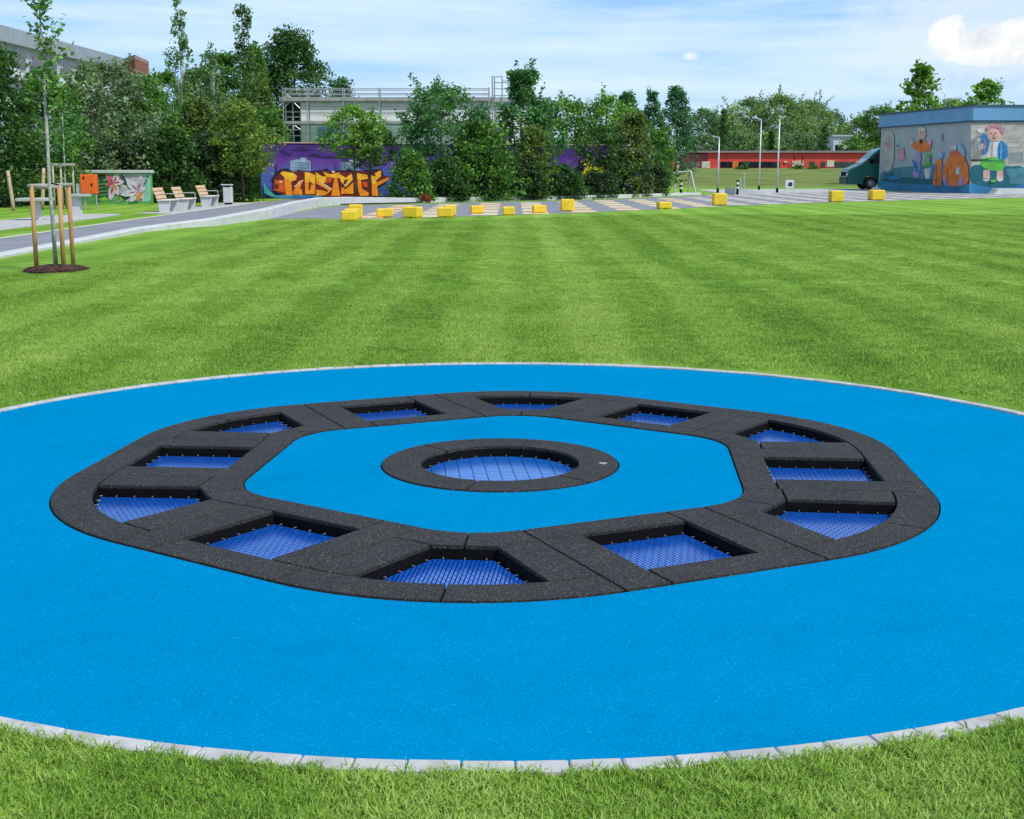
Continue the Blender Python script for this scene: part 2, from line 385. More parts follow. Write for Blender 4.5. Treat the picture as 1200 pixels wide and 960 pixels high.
SQL={-65:('square trampoline right of the front corner bed, near edge of the rubber ring','front right'),
 -5:('square trampoline at the right side, between the two right corner beds',''),
 55:('square trampoline at the back of the ring, right of the rear corner bed',''),
 115:('square trampoline at the back of the ring, left of the rear corner bed',''),
 175:('square trampoline at the left side, between the two left corner beds',''),
 -125:('square trampoline left of the front corner bed, near edge of the rubber ring','')}
COL_={-95:'wedge shaped trampoline at the front corner of the ring, nearest the grass edge',
 -35:'wedge shaped trampoline at the front right corner with a rounded outer edge',
 25:'wedge shaped trampoline at the rear right corner, below the yellow cubes',
 85:'wedge shaped trampoline at the back of the ring, farthest from the near grass',
 145:'wedge shaped trampoline at the rear left corner with a narrow sliver of blue mat',
 -155:'wedge shaped trampoline at the front left corner with a rounded outer edge'}
def place(root,deg,ox):
    a=R(deg); root.location=(CX+ox*math.cos(a),CY+ox*math.sin(a),.002); root.rotation_euler=(0,0,a)
sq0=tramp_mesh('square_trampoline',SQ,SQP,0,BED,1.75)
for i,(dg,(lb,_)) in enumerate(SQL.items()):
    o=sq0 if i==0 else copy_tree(sq0); place(o,dg,1.75); tag(o,lb,'trampoline','square trampolines of the ring')
co0=tramp_mesh('corner_trampoline',CO,COP,0,BED,1.85)
for i,(dg,lb) in enumerate(COL_.items()):
    o=co0 if i==0 else copy_tree(co0); place(o,dg,1.85); tag(o,lb,'trampoline','wedge trampolines of the ring')
CT=[arc(0,0,.43,60*k+10,60*k+70,10)+arc(0,0,.653,60*k+70,60*k+10,10) for k in range(6)]
ct=tramp_mesh('round_trampoline',CT,circle(0,0,.43,72),0,BEDS,0)
ct.location=(CX,CY,.002); ct.rotation_euler=(0,0,R(5)); tag(ct,'round trampoline in the middle of the blue island, ringed by black rubber','trampoline')
b=MB(); b.tube([(0,0,0),(0,0,.003)],.022,16); o=b.build('metal_badge',STEEL,ct); o.location=(.565*math.cos(R(-9)),.565*math.sin(R(-9)),.0065)

# ------------------------------------------------------------------ grass blades
def blade_mesh(name,n,rad,l0,l1,w):
    b=[];f=[];ti=[]
    for i in range(n):
        a=random.uniform(0,2*math.pi); r=rad*math.sqrt(random.random()); x,y=r*math.cos(a),r*math.sin(a)
        t=random.uniform(0,2*math.pi); L=random.uniform(l0,l1); lean=random.uniform(.35,1.05)*L; ld=random.uniform(0,2*math.pi)
        dx,dy=math.cos(t)*w/2,math.sin(t)*w/2; lx,ly=math.cos(ld)*lean,math.sin(ld)*lean; h=math.sqrt(max(L*L-lean*lean*.7,.2*L*L))
        k=len(b); b+=[(x-dx,y-dy,-.004),(x+dx,y+dy,-.004),(x+lx*.35+dx*.8,y+ly*.35+dy*.8,h*.6),(x+lx*.35-dx*.8,y+ly*.35-dy*.8,h*.6),(x+lx,y+ly,h)]
        f+=[(k,k+1,k+2,k+3),(k+3,k+2,k+4)]; v=random.gauss(.02,.42)
        if random.random()<.05: v+=.8
        ti+=[v]*5
    me=bpy.data.meshes.new(name); me.from_pydata(b,[],f); me.materials.append(BLADE)
    at=me.attributes.new('tint','FLOAT','POINT'); at.data.foreach_set('value',ti); me.update()
    return me
def scatter(name,pts,scl,protos):
    me=bpy.data.meshes.new(name); n=len(pts); me.vertices.add(n); me.vertices.foreach_set('co',pts.astype(np.float32).ravel())
    rot=np.zeros((n,3),np.float32); rot[:,2]=rng.uniform(0,2*np.pi,n)
    a=me.attributes.new('rot','FLOAT_VECTOR','POINT'); a.data.foreach_set('vector',rot.ravel())
    a=me.attributes.new('scl','FLOAT','POINT'); a.data.foreach_set('value',scl.astype(np.float32))
    o=link(name,me); c=bpy.data.collections.new(name+' tufts')
    for p in protos: c.objects.link(bpy.data.objects.new('tuft',p))
    ng=bpy.data.node_groups.new(name,'GeometryNodeTree'); ng.interface.new_socket('Geometry',in_out='INPUT',socket_type='NodeSocketGeometry'); ng.interface.new_socket('Geometry',in_out='OUTPUT',socket_type='NodeSocketGeometry')
    gi=N(ng,'NodeGroupInput'); go=N(ng,'NodeGroupOutput'); ci=N(ng,'GeometryNodeCollectionInfo'); ci.inputs['Collection'].default_value=c; ci.inputs['Separate Children'].default_value=True; ci.inputs['Reset Children'].default_value=True
    ip=N(ng,'GeometryNodeInstanceOnPoints'); ip.inputs['Pick Instance'].default_value=True
    r_=N(ng,'GeometryNodeInputNamedAttribute',data_type='FLOAT_VECTOR'); r_.inputs['Name'].default_value='rot'
    s_=N(ng,'GeometryNodeInputNamedAttribute',data_type='FLOAT'); s_.inputs['Name'].default_value='scl'
    e2r=N(ng,'FunctionNodeEulerToRotation')
    L=ng.links.new; L(gi.outputs[0],ip.inputs['Points']); L(ci.outputs[0],ip.inputs['Instance']); L(r_.outputs[0],e2r.inputs[0]); L(e2r.outputs[0],ip.inputs['Rotation']); L(s_.outputs[0],ip.inputs['Scale']); L(ip.outputs[0],go.inputs[0])
    o.modifiers.new('scatter','NODES').node_group=ng
    return o
near=[blade_mesh('near tuft',26,.030,.014,.037,.0042) for _ in range(8)]
mid=[blade_mesh('lawn tuft',60,.11,.012,.032,.006) for _ in range(6)]
def ring_pts(n,x0,x1,y0,y1,rmin,cond=None):
    p=np.c_[rng.uniform(x0,x1,n),rng.uniform(y0,y1,n),np.zeros(n)]
    k=np.hypot(p[:,0]-CX,p[:,1]-CY)>rmin
    p=p[k]
    return p[cond(p)] if cond is not None else p
fr=lambda p:np.abs(p[:,0])<.5*p[:,1]+2.9
p=ring_pts(95000,-6,6,1.2,5.6,RD+.064,fr)
tag(scatter('grass',p,rng.uniform(.75,1.2,len(p)),near),'short green grass growing along the near kerb of the blue circle','grass',kind='stuff')
p1=ring_pts(64000,-14,14,2.5,21,RD+.17,lambda p:(np.abs(p[:,0])<.45*p[:,1]+4)&(np.hypot(p[:,0],p[:,1]-7)>4.6-.35*np.clip(p[:,1]-4.5,0,2))&(p[:,0]>-8.7)&(rng.random(len(p))<np.clip((21-p[:,1])/7,0,1)))
p2=ring_pts(62000,-25,25,19,46,RD+.17,lambda p:(np.abs(p[:,0])<.43*p[:,1]+3)&(p[:,0]>-7.0)&(p[:,1]<40.5+np.maximum(0,p[:,0]+2)*.85))
p1=np.r_[p1,p2]
tag(scatter('lawn_grass',p1,rng.uniform(.7,1.15,len(p1)),mid),'mown grass covering the big lawn behind the blue circle','grass',kind='stuff')
#PART2
# ------------------------------------------------------------------ paths, plaza, kerb wall
WL=[(-9.1,4),(-9.1,16)]+[tuple(P(x,y)[:2]) for x,y in ((0,303),(85,287),(171,272),(213,267.5),(253,265),(320,256),(352,247.3),(379,241.8),(411,239.6),(480,238.2),(550,236.2),(700,233.5),(790,229.6),(822,228.2))]
HT=[.06,.06,.06,.07,.12,.15,.21,.33,.36,.37,.33,.24,.22,.20,.16,.12]
def offset(line,d):
    out=[]
    for i,p in enumerate(line):
        a=Vector(line[max(i-1,0)]); c=Vector(line[min(i+1,len(line)-1)]); t=(c-a).normalized(); out.append((p[0]-t.y*d,p[1]+t.x*d))
    return out
WB=offset(WL,.32)
b=MB()
rings=[]
for p,q,h in zip(WL,WB,HT):
    d=Vector((q[0]-p[0],q[1]-p[1])).normalized()*.02
    rings.append([(p[0],p[1],-.05),(p[0],p[1],h-.02),(p[0]+d.x,p[1]+d.y,h),(q[0]-d.x,q[1]-d.y,h),(q[0],q[1],h-.02),(q[0],q[1],-.05)])
b.loft([r[::-1] for r in rings])
o=b.build('kerb_wall',CONCW); tag(o,'long low pale concrete kerb wall curving between the asphalt path and the lawn','kerb wall')
# raised ground behind the kerb wall
def zz(x,y): return zt(y)
b=MB(); rows=[]
ys=sorted(set([4,16,24,30,36,45,60,66,80,110]+[p[1] for p in WL]))
def wx(y):                                  # x of the wall back line at depth y
    for a,c in zip(WB[:-1],WB[1:]):
        if min(a[1],c[1])-1e-6<=y<=max(a[1],c[1])+1e-6 and a[1]!=c[1]: return a[0]+(c[0]-a[0])*(y-a[1])/(c[1]-a[1])
    return WB[-1][0]+.2 if y>WB[-1][1] else WB[0][0]
prev=None
for y in ys:
    r=[(-90,y,zt(y)),(-30,y,zt(y)),(-16,y,zt(y)),(wx(y)-.02,y,zt(y))]; k=len(b.v); b.v+=r
    if prev is not None:
        for i in range(3): b.f.append((prev+i,prev+i+1,k+i+1,k+i)); b.m.append(0)
    prev=k
tag(b.build('verge',LAWN),kind='structure')
def strip(name,mat,left,right,dz,kind='structure'):
    b=MB(); L=[(x,y,zt(y)+dz) for x,y in left]; Rr=[(x,y,zt(y)+dz) for x,y in right]
    b.v=L+Rr; n=len(L); b.f=[(i,n+i,n+i+1,i+1) for i in range(n-1)]; b.m=[0]*(n-1); return tag(b.build(name,mat),kind=kind)
yy=[4,16,24,30,36,42,45,50,55,57.5]
strip('path',ASPH,[(-11.5,y) for y in yy]+[(-11.4,62),(-11.2,68.5)],[(wx(y)-.03,y) for y in yy]+[(-4.5,60.8),(-2,68.5)],.004)
EDGE=plain('pale edging stone',(.62,.58,.48),.85,.12,5)
strip('path_edging',EDGE,[(-11.66,y) for y in yy]+[(-11.6,62)],[(-11.5,y) for y in yy]+[(-11.42,62)],.012)
strip('gravel_path',PAVE,[(-15.4,y) for y in (8,24,36,42)]+[(-14.9,45.2)],[(-13.05,y) for y in (8,24,36,42)]+[(-13.3,45.2)],.005)
strip('bench_paving',PAVE,[(-13.0,45.6),(-13.0,52),(-13.0,60)],[(-11.67,45.6),(-11.67,52),(-11.67,60)],.005)
strip('planting_bed',SOIL,[(-7.0,61),(-4.4,62.6),(-1.8,65.6),(4.4,69.5),(9.2,78),(12,82)],[(-7.2,69),(-4.4,70),(-1.8,72),(4.4,77),(9.2,83),(11.9,84)],.006)
lx=[(330,256.8),(365,256.3),(400,257.2),(455,256.5),(520,254.5),(600,252),(700,249),(770,245.5),(850,241.5),(925,238.8),(1000,236.5),(1100,233.8),(1200,231.5)]
b=MB(); far=[(-7.7,42.5),(-7.95,50),(-7.9,54.8),(-7.1,57.6),(-4.6,58.9),(-2,62),(4.4,66.8),(9.5,75.5),(12.1,79.5),(13.2,84),(13.4,92),(90,92)]
nearl=[(-8.0,42.6),(-7.6,41.9)]+[tuple(P(*q)[:2]) for q in lx]+[(60,80)]
# fan the plaza out as vertical strips between its near and far outline
def xs_at(line,x):
    for a,c in zip(line[:-1],line[1:]):
        if min(a[0],c[0])<=x<=max(a[0],c[0]) and a[0]!=c[0]: return a[1]+(c[1]-a[1])*(x-a[0])/(c[0]-a[0])
    return line[-1][1]
fl=[p for p in far[2:]]; xs=[-7.88,-7.62,-7.4,-7.1,-6.5,-5.5,-4.6,-3.3,-2,0,2.2,4.4,7,9.5,12.1,13.2,13.4,18,24,30,45,60]
k=0
for x in xs:
    b.v+=[(x,xs_at(nearl,x),.004),(x,xs_at(fl,x)-.02 if x>-7.9 else xs_at(nearl,x)+8,.004)]
for i in range(len(xs)-1): b.f.append((2*i,2*i+2,2*i+3,2*i+1)); b.m.append(0)
tag(b.build('plaza',ASPH),kind='structure')
# inlaid strips of the plaza: rows of pale boards running away from the camera
PLANK=[plain('cream paint',(.76,.60,.36),.75,.15,3),plain('tan paint',(.74,.47,.24),.75,.15,3),plain('white paint',(.60,.55,.45),.75,.12,3)]
b=MB(); x=-5.1; i=0
while x<34:
    b.mi=0; y=xs_at(nearl,x)+.55+.25*(i%3); top=min(xs_at(fl,x) if x<13 else 88, 88)-2.2
    while y<top:
        for q in range(2):
            b.mi=2 if x>9 else (1 if (i+q+int(y))%3==0 else 0)
            b.add([(x+q*.02,y,.008),(x+.92+q*.02,y,.008),(x+.92+q*.02,y+1.0,.008),(x+q*.02,y+1.0,.008)],[(0,1,2,3)]); y+=1.25
        y+=.75
    x+=1.83; i+=1
tag(b.build('plaza_markings',PLANK),kind='structure')
b=MB(); b.sheet([(13.4,84.6),(19,86),(26,88.5),(27.2,99),(26,103),(14,100)],.012); b.sheet([(26,103),(27.2,99),(60,99.2),(60,104)],.012)
tag(b.build('concrete_path',PAVE),kind='structure')
b=MB(); b.loft([[(13.6,80.6,-.02),(13.6,84.6,-.02),(13.6,84.6,.40),(13.6,80.6,.40)],[(16.4,80.6,-.02),(16.4,84.6,-.02),(16.4,84.6,.03),(16.4,80.6,.03)]])
tag(b.build('concrete_ramp',CONCW),'pale concrete ramp wedge beside the black and white bollard and lamp posts','ramp')

# ------------------------------------------------------------------ foliage
def leaf_mesh(name,pts,size,mat,tint,flat=.45,elong=1.7,droop=0.0):
    n=len(pts); nrm=rng.normal(size=(n,3)); nrm[:,2]=np.abs(nrm[:,2])+flat; nrm/=np.linalg.norm(nrm,axis=1)[:,None]
    a=rng.normal(size=(n,3)); a[:,2]-=droop*2; a-=nrm*(a*nrm).sum(1)[:,None]; a/=np.linalg.norm(a,axis=1)[:,None]+1e-9
    c=np.cross(nrm,a); s=size*rng.uniform(.6,1.35,n)[:,None]
    A=a*s*elong*.5; B=c*s*.5
    v=np.stack([pts-A,pts-A*.1+B,pts+A,pts-A*.1-B],1).reshape(-1,3).astype(np.float32)
    me=bpy.data.meshes.new(name); me.vertices.add(4*n); me.vertices.foreach_set('co',v.ravel())
    me.loops.add(4*n); me.loops.foreach_set('vertex_index',np.arange(4*n,dtype=np.int32))
    me.polygons.add(n); me.polygons.foreach_set('loop_start',np.arange(0,4*n,4,dtype=np.int32))
    me.materials.append(mat); at=me.attributes.new('tint','FLOAT','POINT'); at.data.foreach_set('value',np.repeat(np.clip(tint,0,1),4).astype(np.float32))
    me.update(calc_edges=True); return me
BARK=plain('grey brown bark',(.11,.085,.06),.9,.4,9,fine=(25,.8,.03))
BIRCH=plain('pale birch bark',(.50,.48,.43),.8,.35,5,fine=(25,.4,.02))
def env(kind,t,rs):
    """crown radius (0..1) at height fraction t"""
    if kind=='round': return (1-abs(2*t-.95)**2.4*.92)**.5 if abs(2*t-.95)<1 else .2
    if kind=='dome': return max(.12,(1-t**2.2))**.6
    if kind=='cone': return max(.06,1-t)**.8*(.75+.25*math.sin(t*19+rs)) if t>.12 else .7
    if kind=='airy': return max(.05,(1-t)**.52)*(.8+.3*math.sin(t*23+rs))
    if kind=='column': return .85*(1-abs(2*t-1)**4)+.1
    if kind=='spread': return (.35+.65*math.sin(math.pi*min(1,t*1.05+.12)))
    return 1
def make_tree(name,base,h,w,kind,mat,label,cat,leaf=.15,bare=.0,dens=1.0,clump=.0,airy=1.0,droop=0.0,group=None,trunk=.0,bark=None,spikes=0,depthk=.85,ntr=1,behind_wall=False):
    """base on the ground, total height h, crown width w; the crown is clumps of leaf faces held by limbs"""
    root=empty(name,base); tag(root,label,cat,group)
    leaf*=.72; spikes=spikes or 9
    rs=random.uniform(0,6); z0=bare*h; ch=h-z0; rw=w/2
    rc=clump or max(.22,min(.16*w,.85)); area=w*ch
    nc=int(max(10,min(260,dens*airy*3.2*area/(rc*rc))))
    cs=[]
    for _ in range(nc):
        t=random.random()**(.9); e=env(kind,t,rs)*rw; e*=.86+.28*(.5+.5*math.sin(rs*3+t*9+_%7)); a=random.uniform(0,2*math.pi); r=e*math.sqrt(random.uniform(.12,1))
        cs.append((r*math.cos(a),r*math.sin(a)*depthk,z0+t*(ch-rc*.4)))
    cs=np.array(cs); per=max(8,int(dens*1.9*area*2.2/(leaf*leaf*.85)/nc)); per=min(per,int(60000/nc))
    g=rng.normal(size=(nc,per,3)); g/=np.linalg.norm(g,axis=2)[:,:,None]; g*=(rng.random((nc,per,1))**.45)*rc*rng.uniform(.55,1.25,(nc,1,1)); g[:,:,2]*=.72
    pts=(cs[:,None,:]+g); tint=np.clip(.48+rng.normal(0,.21,(nc,1))+rng.normal(0,.18,(nc,per)),0,1)
    pts=pts.reshape(-1,3); tint=tint.ravel()
    if droop:                                # hanging shoots below the clumps
        k=rng.random(len(pts))<.6; pts[k,2]-=rng.random(k.sum())**1.5*droop
    sp=[]
    for _ in range(spikes):                  # shoots that stick out of the outline
        c=cs[random.randrange(nc)]; d=Vector((c[0],c[1],random.uniform(.5,1.6)*rw)).normalized(); L=random.uniform(.5,1.3)*rc*1.9
        q=np.array(c)+np.outer(rng.random(per)*L,np.array(d))+rng.normal(0,leaf*.75,(per,3)); sp.append(q)
    if sp: 
        s=np.concatenate(sp); pts=np.r_[pts,s]; tint=np.r_[tint,np.clip(.5+rng.normal(0,.2,len(s)),0,1)]
    pts[:,2]=np.maximum(pts[:,2],.03)
    if behind_wall:                          # planting trimmed along the kerb wall
        wx_,wy_=pts[:,0]+base[0],pts[:,1]+base[1]; kb=np.interp(wx_,[-9,-7.1,-4.6,-2,4.4,9.5,12.3],[56,57.8,59.2,62.8,67.2,76.7,80.4])
        k=wy_>kb+.42+.25*rng.random(len(kb)); pts=pts[k]; tint=tint[k]
    link('crown' if cat=='tree' else 'foliage',leaf_mesh(name,pts,leaf,mat,tint,droop=droop*.4),root)
    tr=trunk or max(.03,.018*h); b=MB()
    for q in range(ntr):
        ox=(q-(ntr-1)/2)*.5; top=np.array([ox+random.uniform(-.05,.05)*w,random.uniform(-.05,.05)*w,z0+ch*.82])
        path=[(ox*.6,0,-.05)]+[(ox*.6+(top[0]-ox*.6)*t+random.uniform(-.02,.02)*w*t,top[1]*t,top[2]*t) for t in (.25,.5,.75,1)]
        b.tube(path,[tr,tr*.85,tr*.6,tr*.38,tr*.1],7)
        for c in random.sample(list(cs),min(18,nc)):
            t=min(.8,max(.12,(c[2]-random.uniform(.1,.28)*h)/max(.1,top[2]))); s=np.array([ox*.6+(top[0]-ox*.6)*t,top[1]*t,top[2]*t]); m=(s*.45+c*.55)+np.array([0,0,-.04*h])
            b.tube([s,m,c],[tr*.34*(1-t*.6),tr*.2,tr*.06],5)
    b.build('trunk' if cat=='tree' else 'stem',bark or BARK,root,smooth=True)
    return root
def C(k,r,g,bb): return m_leaf((r*2.35,g*2.4,bb*2.2),k)
DK=C('dark',.022,.055,.016); DKB=C('blackish',.018,.038,.018); MID=C('mid',.040,.095,.020); MIDB=C('cool',.032,.088,.034); FRESH=C('fresh',.060,.125,.022)
YG=C('yellow green',.085,.125,.022); SIL=C('silver',.072,.108,.070); OLV=C('olive',.050,.080,.024); TEAL=C('bluish',.030,.080,.045); FAR=C('pale',.075,.125,.052); FAR_HAZE_DK=C('pale dark',.045,.090,.045); YEL_L=C('yellow',.20,.19,.01); RED_L=C('reddish',.12,.02,.015); GRYG=C('grey green',.055,.10,.045)  # pale greens for the far trees: distance haze put into the leaf colour
def tree_px(name,cx,top,wpx,dist,kind,mat,label,cat='tree',zb=None,**kw):
    zb=zt(dist) if zb is None else zb
    p=Q(cx,197,dist); p.z=zb; h=Q(cx,top,dist).z-zb; return make_tree(name,p,h,wpx/F*dist,kind,mat,label,cat,**kw)
# left group
T=tree_px
T('leafy_tree',2,52,92,53,'round',DK,'dense dark green tree at the far left edge, under the grey apartment roof',leaf=.16,clump=.55)
T('leafy_tree',58,82,88,56,'round',MID,'mid green bushy tree directly behind the staked sapling',leaf=.15)
T('willow_tree',124,68,130,60,'round',SIL,'silvery grey green willow in front of the apartment block',leaf=.15,clump=.5,droop=.4,dens=1.1)
T('leafy_tree',170,88,84,62,'round',MID,'green tree between the silver willow and the tall birch',leaf=.15)
T('birch_tree',217,-4,64,68,'airy',GRYG,'tallest thin birch with an airy see-through top',leaf=.15,airy=.34,dens=.17,clump=.30,droop=.55,trunk=.09,bark=BIRCH)
T('birch_tree',252,42,64,70,'airy',GRYG,'weeping birch with hanging twigs right of the tallest birch',leaf=.15,airy=.42,dens=.26,clump=.32,droop=1.1,trunk=.08,bark=BIRCH)
T('birch_tree',291,4,66,72,'airy',C('birch dark',.034,.072,.026),'dark green tall tree with a thin bare leader at its tip',leaf=.15,airy=.42,dens=.24,clump=.32,droop=.7,trunk=.09)
T('leafy_tree',302,56,92,76,'cone',MID,'pointed green tree in front of the dark leafy dome tree',leaf=.15,clump=.55,dens=1.2)
T('leafy_tree',347,34,124,86,'dome',DK,'big dark dome shaped tree left of the scaffolded white hall',leaf=.17,clump=.8,dens=1.2,bare=.1)
T('leafy_tree',402,91,44,100,'dome',DK,'small dark tree showing its top over the scaffold rail',leaf=.2,clump=.6,spikes=4)
T('willow_tree',303,88,66,75,'dome',OLV,'drooping olive green willow against the scaffold end',leaf=.14,droop=.8,clump=.45,dens=1.1)
T('leafy_tree',284,116,84,61,'spread',C('moss green',.060,.098,.022),'moss green spreading tree overhanging the left end of the graffiti wall',leaf=.14,clump=.45,dens=1.0,bare=.28)
for cx,top,w,d,m,lb in ((152,152,62,60.5,DKB,'dark shrub just behind the right end of the flower mural wall'),(202,148,78,60,DK,'dark shrub behind the first wooden bench'),(246,158,70,61,DKB,'very dark yew shrub behind the litter bin'),(272,172,60,62,DK,'dark shrub touching the left edge of the graffiti wall'),
  (96,150,74,61,DKB,'dark shrub above the flower mural wall cap'),(40,165,70,57,DK,'dark shrub behind the two leaning log posts'),(-8,150,60,56,DKB,'dark shrub cut by the left picture edge')):
    T('shrub',cx,top,w,d,'dome',m,lb,'shrub',leaf=.13,clump=.38,dens=1.15)
for cx,top,w,d,k,m,lb,kw in ((196,84,92,79,'round',MID,'full green tree behind the tallest birch',{}),(238,78,92,81,'dome',GRYG,'grey green bushy tree behind the weeping birch',{}),(268,62,84,83,'dome',MID,'tall green tree behind the gap between the birches and the dome tree',{}),(150,104,80,70,'round',GRYG,'grey green tree right behind the silver willow',{}),(232,112,84,64,'dome',OLV,'olive green weeping tree below the weeping birch',dict(droop=.7)),(318,128,48,70.5,'dome',MID,'hanging green tree beside the left end of the scaffold',dict(droop=.6))):
    T('leafy_tree',cx,top,w,d,k,m,lb,leaf=.16,clump=.5,**kw)
# in front of and behind the graffiti wall
T('young_tree',416,122,76,65.4,'round',FRESH,'young round tree with one slim trunk before the graffiti letters',behind_wall=True,leaf=.14,bare=.44,clump=.36,dens=.85,trunk=.06,spikes=6)
T('young_tree',434,140,60,65.9,'round',MID,'second slim trunked young tree, right one of the pair before the graffiti',behind_wall=True,leaf=.14,bare=.42,clump=.36,dens=.75,trunk=.055,spikes=4)
T('leafy_tree',519,96,112,66,'round',MIDB,'large bushy tree hiding the middle of the white hall',behind_wall=True,leaf=.15,clump=.5,spikes=14)
T('leafy_tree',562,140,96,65.2,'dome',MID,'mid green bush-like tree below the scaffold tower',behind_wall=True,leaf=.15,clump=.45)
T('leafy_tree',612,80,92,69.5,'spread',MIDB,'tall tree with upswept feathery branches right of the scaffold tower',behind_wall=True,leaf=.16,clump=.42,spikes=26,dens=1.0)
T('leafy_tree',626,146,50,67.4,'dome',OLV,'narrow brownish olive bush left of the purple wall gap',behind_wall=True,leaf=.12,clump=.35,dens=1.1)
T('leafy_tree',662,112,80,79,'round',MID,'green tree rising behind the wall above the purple gap',leaf=.16,spikes=8,bare=.3)
T('leafy_tree',712,110,72,80,'round',FRESH,'bright green tree behind the wall above the yellow bush',leaf=.16,spikes=8,bare=.2)
T('leafy_tree',704,146,62,72.5,'round',DK,'dark tree shading the wall between the purple patches',behind_wall=True,leaf=.14,clump=.4,bare=.2)
T('leafy_tree',742,132,82,73.5,'dome',OLV,'olive green tree at the right end of the planting',behind_wall=True,leaf=.15,clump=.45)
T('leafy_tree',770,150,46,79,'dome',MID,'rounded green tree beside the red hall roof end',behind_wall=True,leaf=.15,clump=.45)
hd=[(482,180,44,'bright leafed hedge shrub beside the last graffiti letter',MID),(520,186,58,'hedge shrub under the large bushy tree',DK),(566,184,56,'hedge shrub left of centre behind the kerb wall',DK),(610,190,56,'low hedge shrub below the brownish olive bush',DKB),(656,194,56,'low hedge shrub below the purple wall gap',DK),(704,202,56,'low hedge shrub below the yellow bush',DKB),(742,180,60,'low hedge shrub right of the yellow bush',DKB),(768,196,42,'last hedge shrub beside the white goal frame',DKB)]
for i,(cx,top,w,lb,m) in enumerate(hd):
    y=np.interp(cx,[411,480,550,700,790],[57.7,59.5,62.5,67,76.5])
    T('hedge_shrub',cx,top-2,w+14,y+2.3,'dome',m,lb,'shrub',depthk=.5,behind_wall=True,group='hedge along the kerb wall',leaf=.12,clump=.32,dens=1.3)
p=Q(695,208,70.6); p.z=.05
make_tree('golden_shrub',p,Q(695,195.5,70.6).z-.05,1.25,'round',YEL_L,'small bright golden yellow shrub among the dark hedge','shrub',leaf=.11,clump=.28,bare=.5,dens=1.1)
p=Q(499,226,61.2); p.z=.05
make_tree('red_plant',p,.34,.55,'dome',RED_L,'small red leaved plant at the foot of the hedge behind the kerb wall','plant',leaf=.07,clump=.12)
# far trees
fz=1.4
bg=[(733,110,40,118,'dome',TEAL,'bluish dark pointed tree far behind the bright green tree'),(764,110,32,120,'dome',TEAL,'narrow bluish pointed tree, second of the far pointed trees'),(791,104,44,122,'dome',TEAL,'tallest bluish dome tree above the left end of the red hall'),(822,130,52,190,'round',FAR_HAZE_DK,'far tree over the left end of the red hall roof'),
 (850,136,44,196,'round',FAR,'pale far tree behind the shortest lamp post'),(876,118,62,205,'round',FAR,'pale willow-like far tree left of the two tall lamps'),(912,113,74,200,'round',FAR,'broad pale far tree topping the wood between the two lamps'),(946,120,62,204,'round',FAR,'broad pale far tree right of the tall lamps'),(974,134,44,210,'round',FAR_HAZE_DK,'darker far tree sloping down to the right of the wood'),(1006,140,56,190,'round',FAR,'far tree behind the white house'),(1030,126,52,188,'round',MID,'green tree behind the green van and mural pavilion'),
 (858,156,46,182,'round',FAR_HAZE_DK,'low far tree behind the red hall, left of the lamps'),(896,158,44,181,'round',FAR,'low far tree behind the red hall between the lamps'),(934,156,50,183,'round',FAR_HAZE_DK,'low far tree behind the red hall, right of the lamps'),(824,160,40,180,'round',FAR_HAZE_DK,'low far tree over the grey end of the red hall'),(999,163,34,173,'round',MID,'low leafy tree in front of the right side of the white house'),
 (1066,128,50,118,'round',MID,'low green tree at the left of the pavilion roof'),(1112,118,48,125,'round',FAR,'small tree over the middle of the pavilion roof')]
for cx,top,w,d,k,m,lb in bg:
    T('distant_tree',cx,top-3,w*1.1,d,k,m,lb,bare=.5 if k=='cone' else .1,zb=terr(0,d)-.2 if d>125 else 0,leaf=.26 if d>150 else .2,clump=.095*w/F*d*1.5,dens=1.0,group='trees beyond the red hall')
T('poplar_tree',846,128,11,172,'column',DK,'thin dark columnar tree left of the tall lamps',zb=fz,leaf=.24,clump=.4)
T('poplar_tree',965,148,12,172,'column',DK,'thin dark columnar tree left of the white house',zb=fz,leaf=.24,clump=.4)
T('poplar_tree',903,152,16,172,'cone',DK,'short dark conical tree between the two tall lamps',zb=fz,leaf=.24,clump=.4)
T('leafy_tree',1074,74,80,112,'airy',FRESH,'tall conical tree rising behind the mural pavilion, full height in view',zb=0,leaf=.26,clump=.42,spikes=16,dens=.8,airy=.6,bare=.42)
T('leafy_tree',1150,93,86,112,'airy',FRESH,'lower wide tree behind the right part of the pavilion roof',zb=0,leaf=.26,clump=.42,spikes=14,dens=.8,airy=.6,bare=.42)
for cx,yb,lb in ((868,197.5,'small rough bush on the crest of the bank before the red hall windows'),(953,198,'small rough bush on the bank below the small hall window'),(935,199,'low weedy bush on the bank under the cream shutter'),(1002,197,'low weedy bush at the crest of the bank near the van')):
    p=Q(cx,yb,150); p.z=terr(0,150)-.1; make_tree('bank_shrub',p,.55,2.0,'dome',DK,lb,'shrub',leaf=.2,clump=.4)
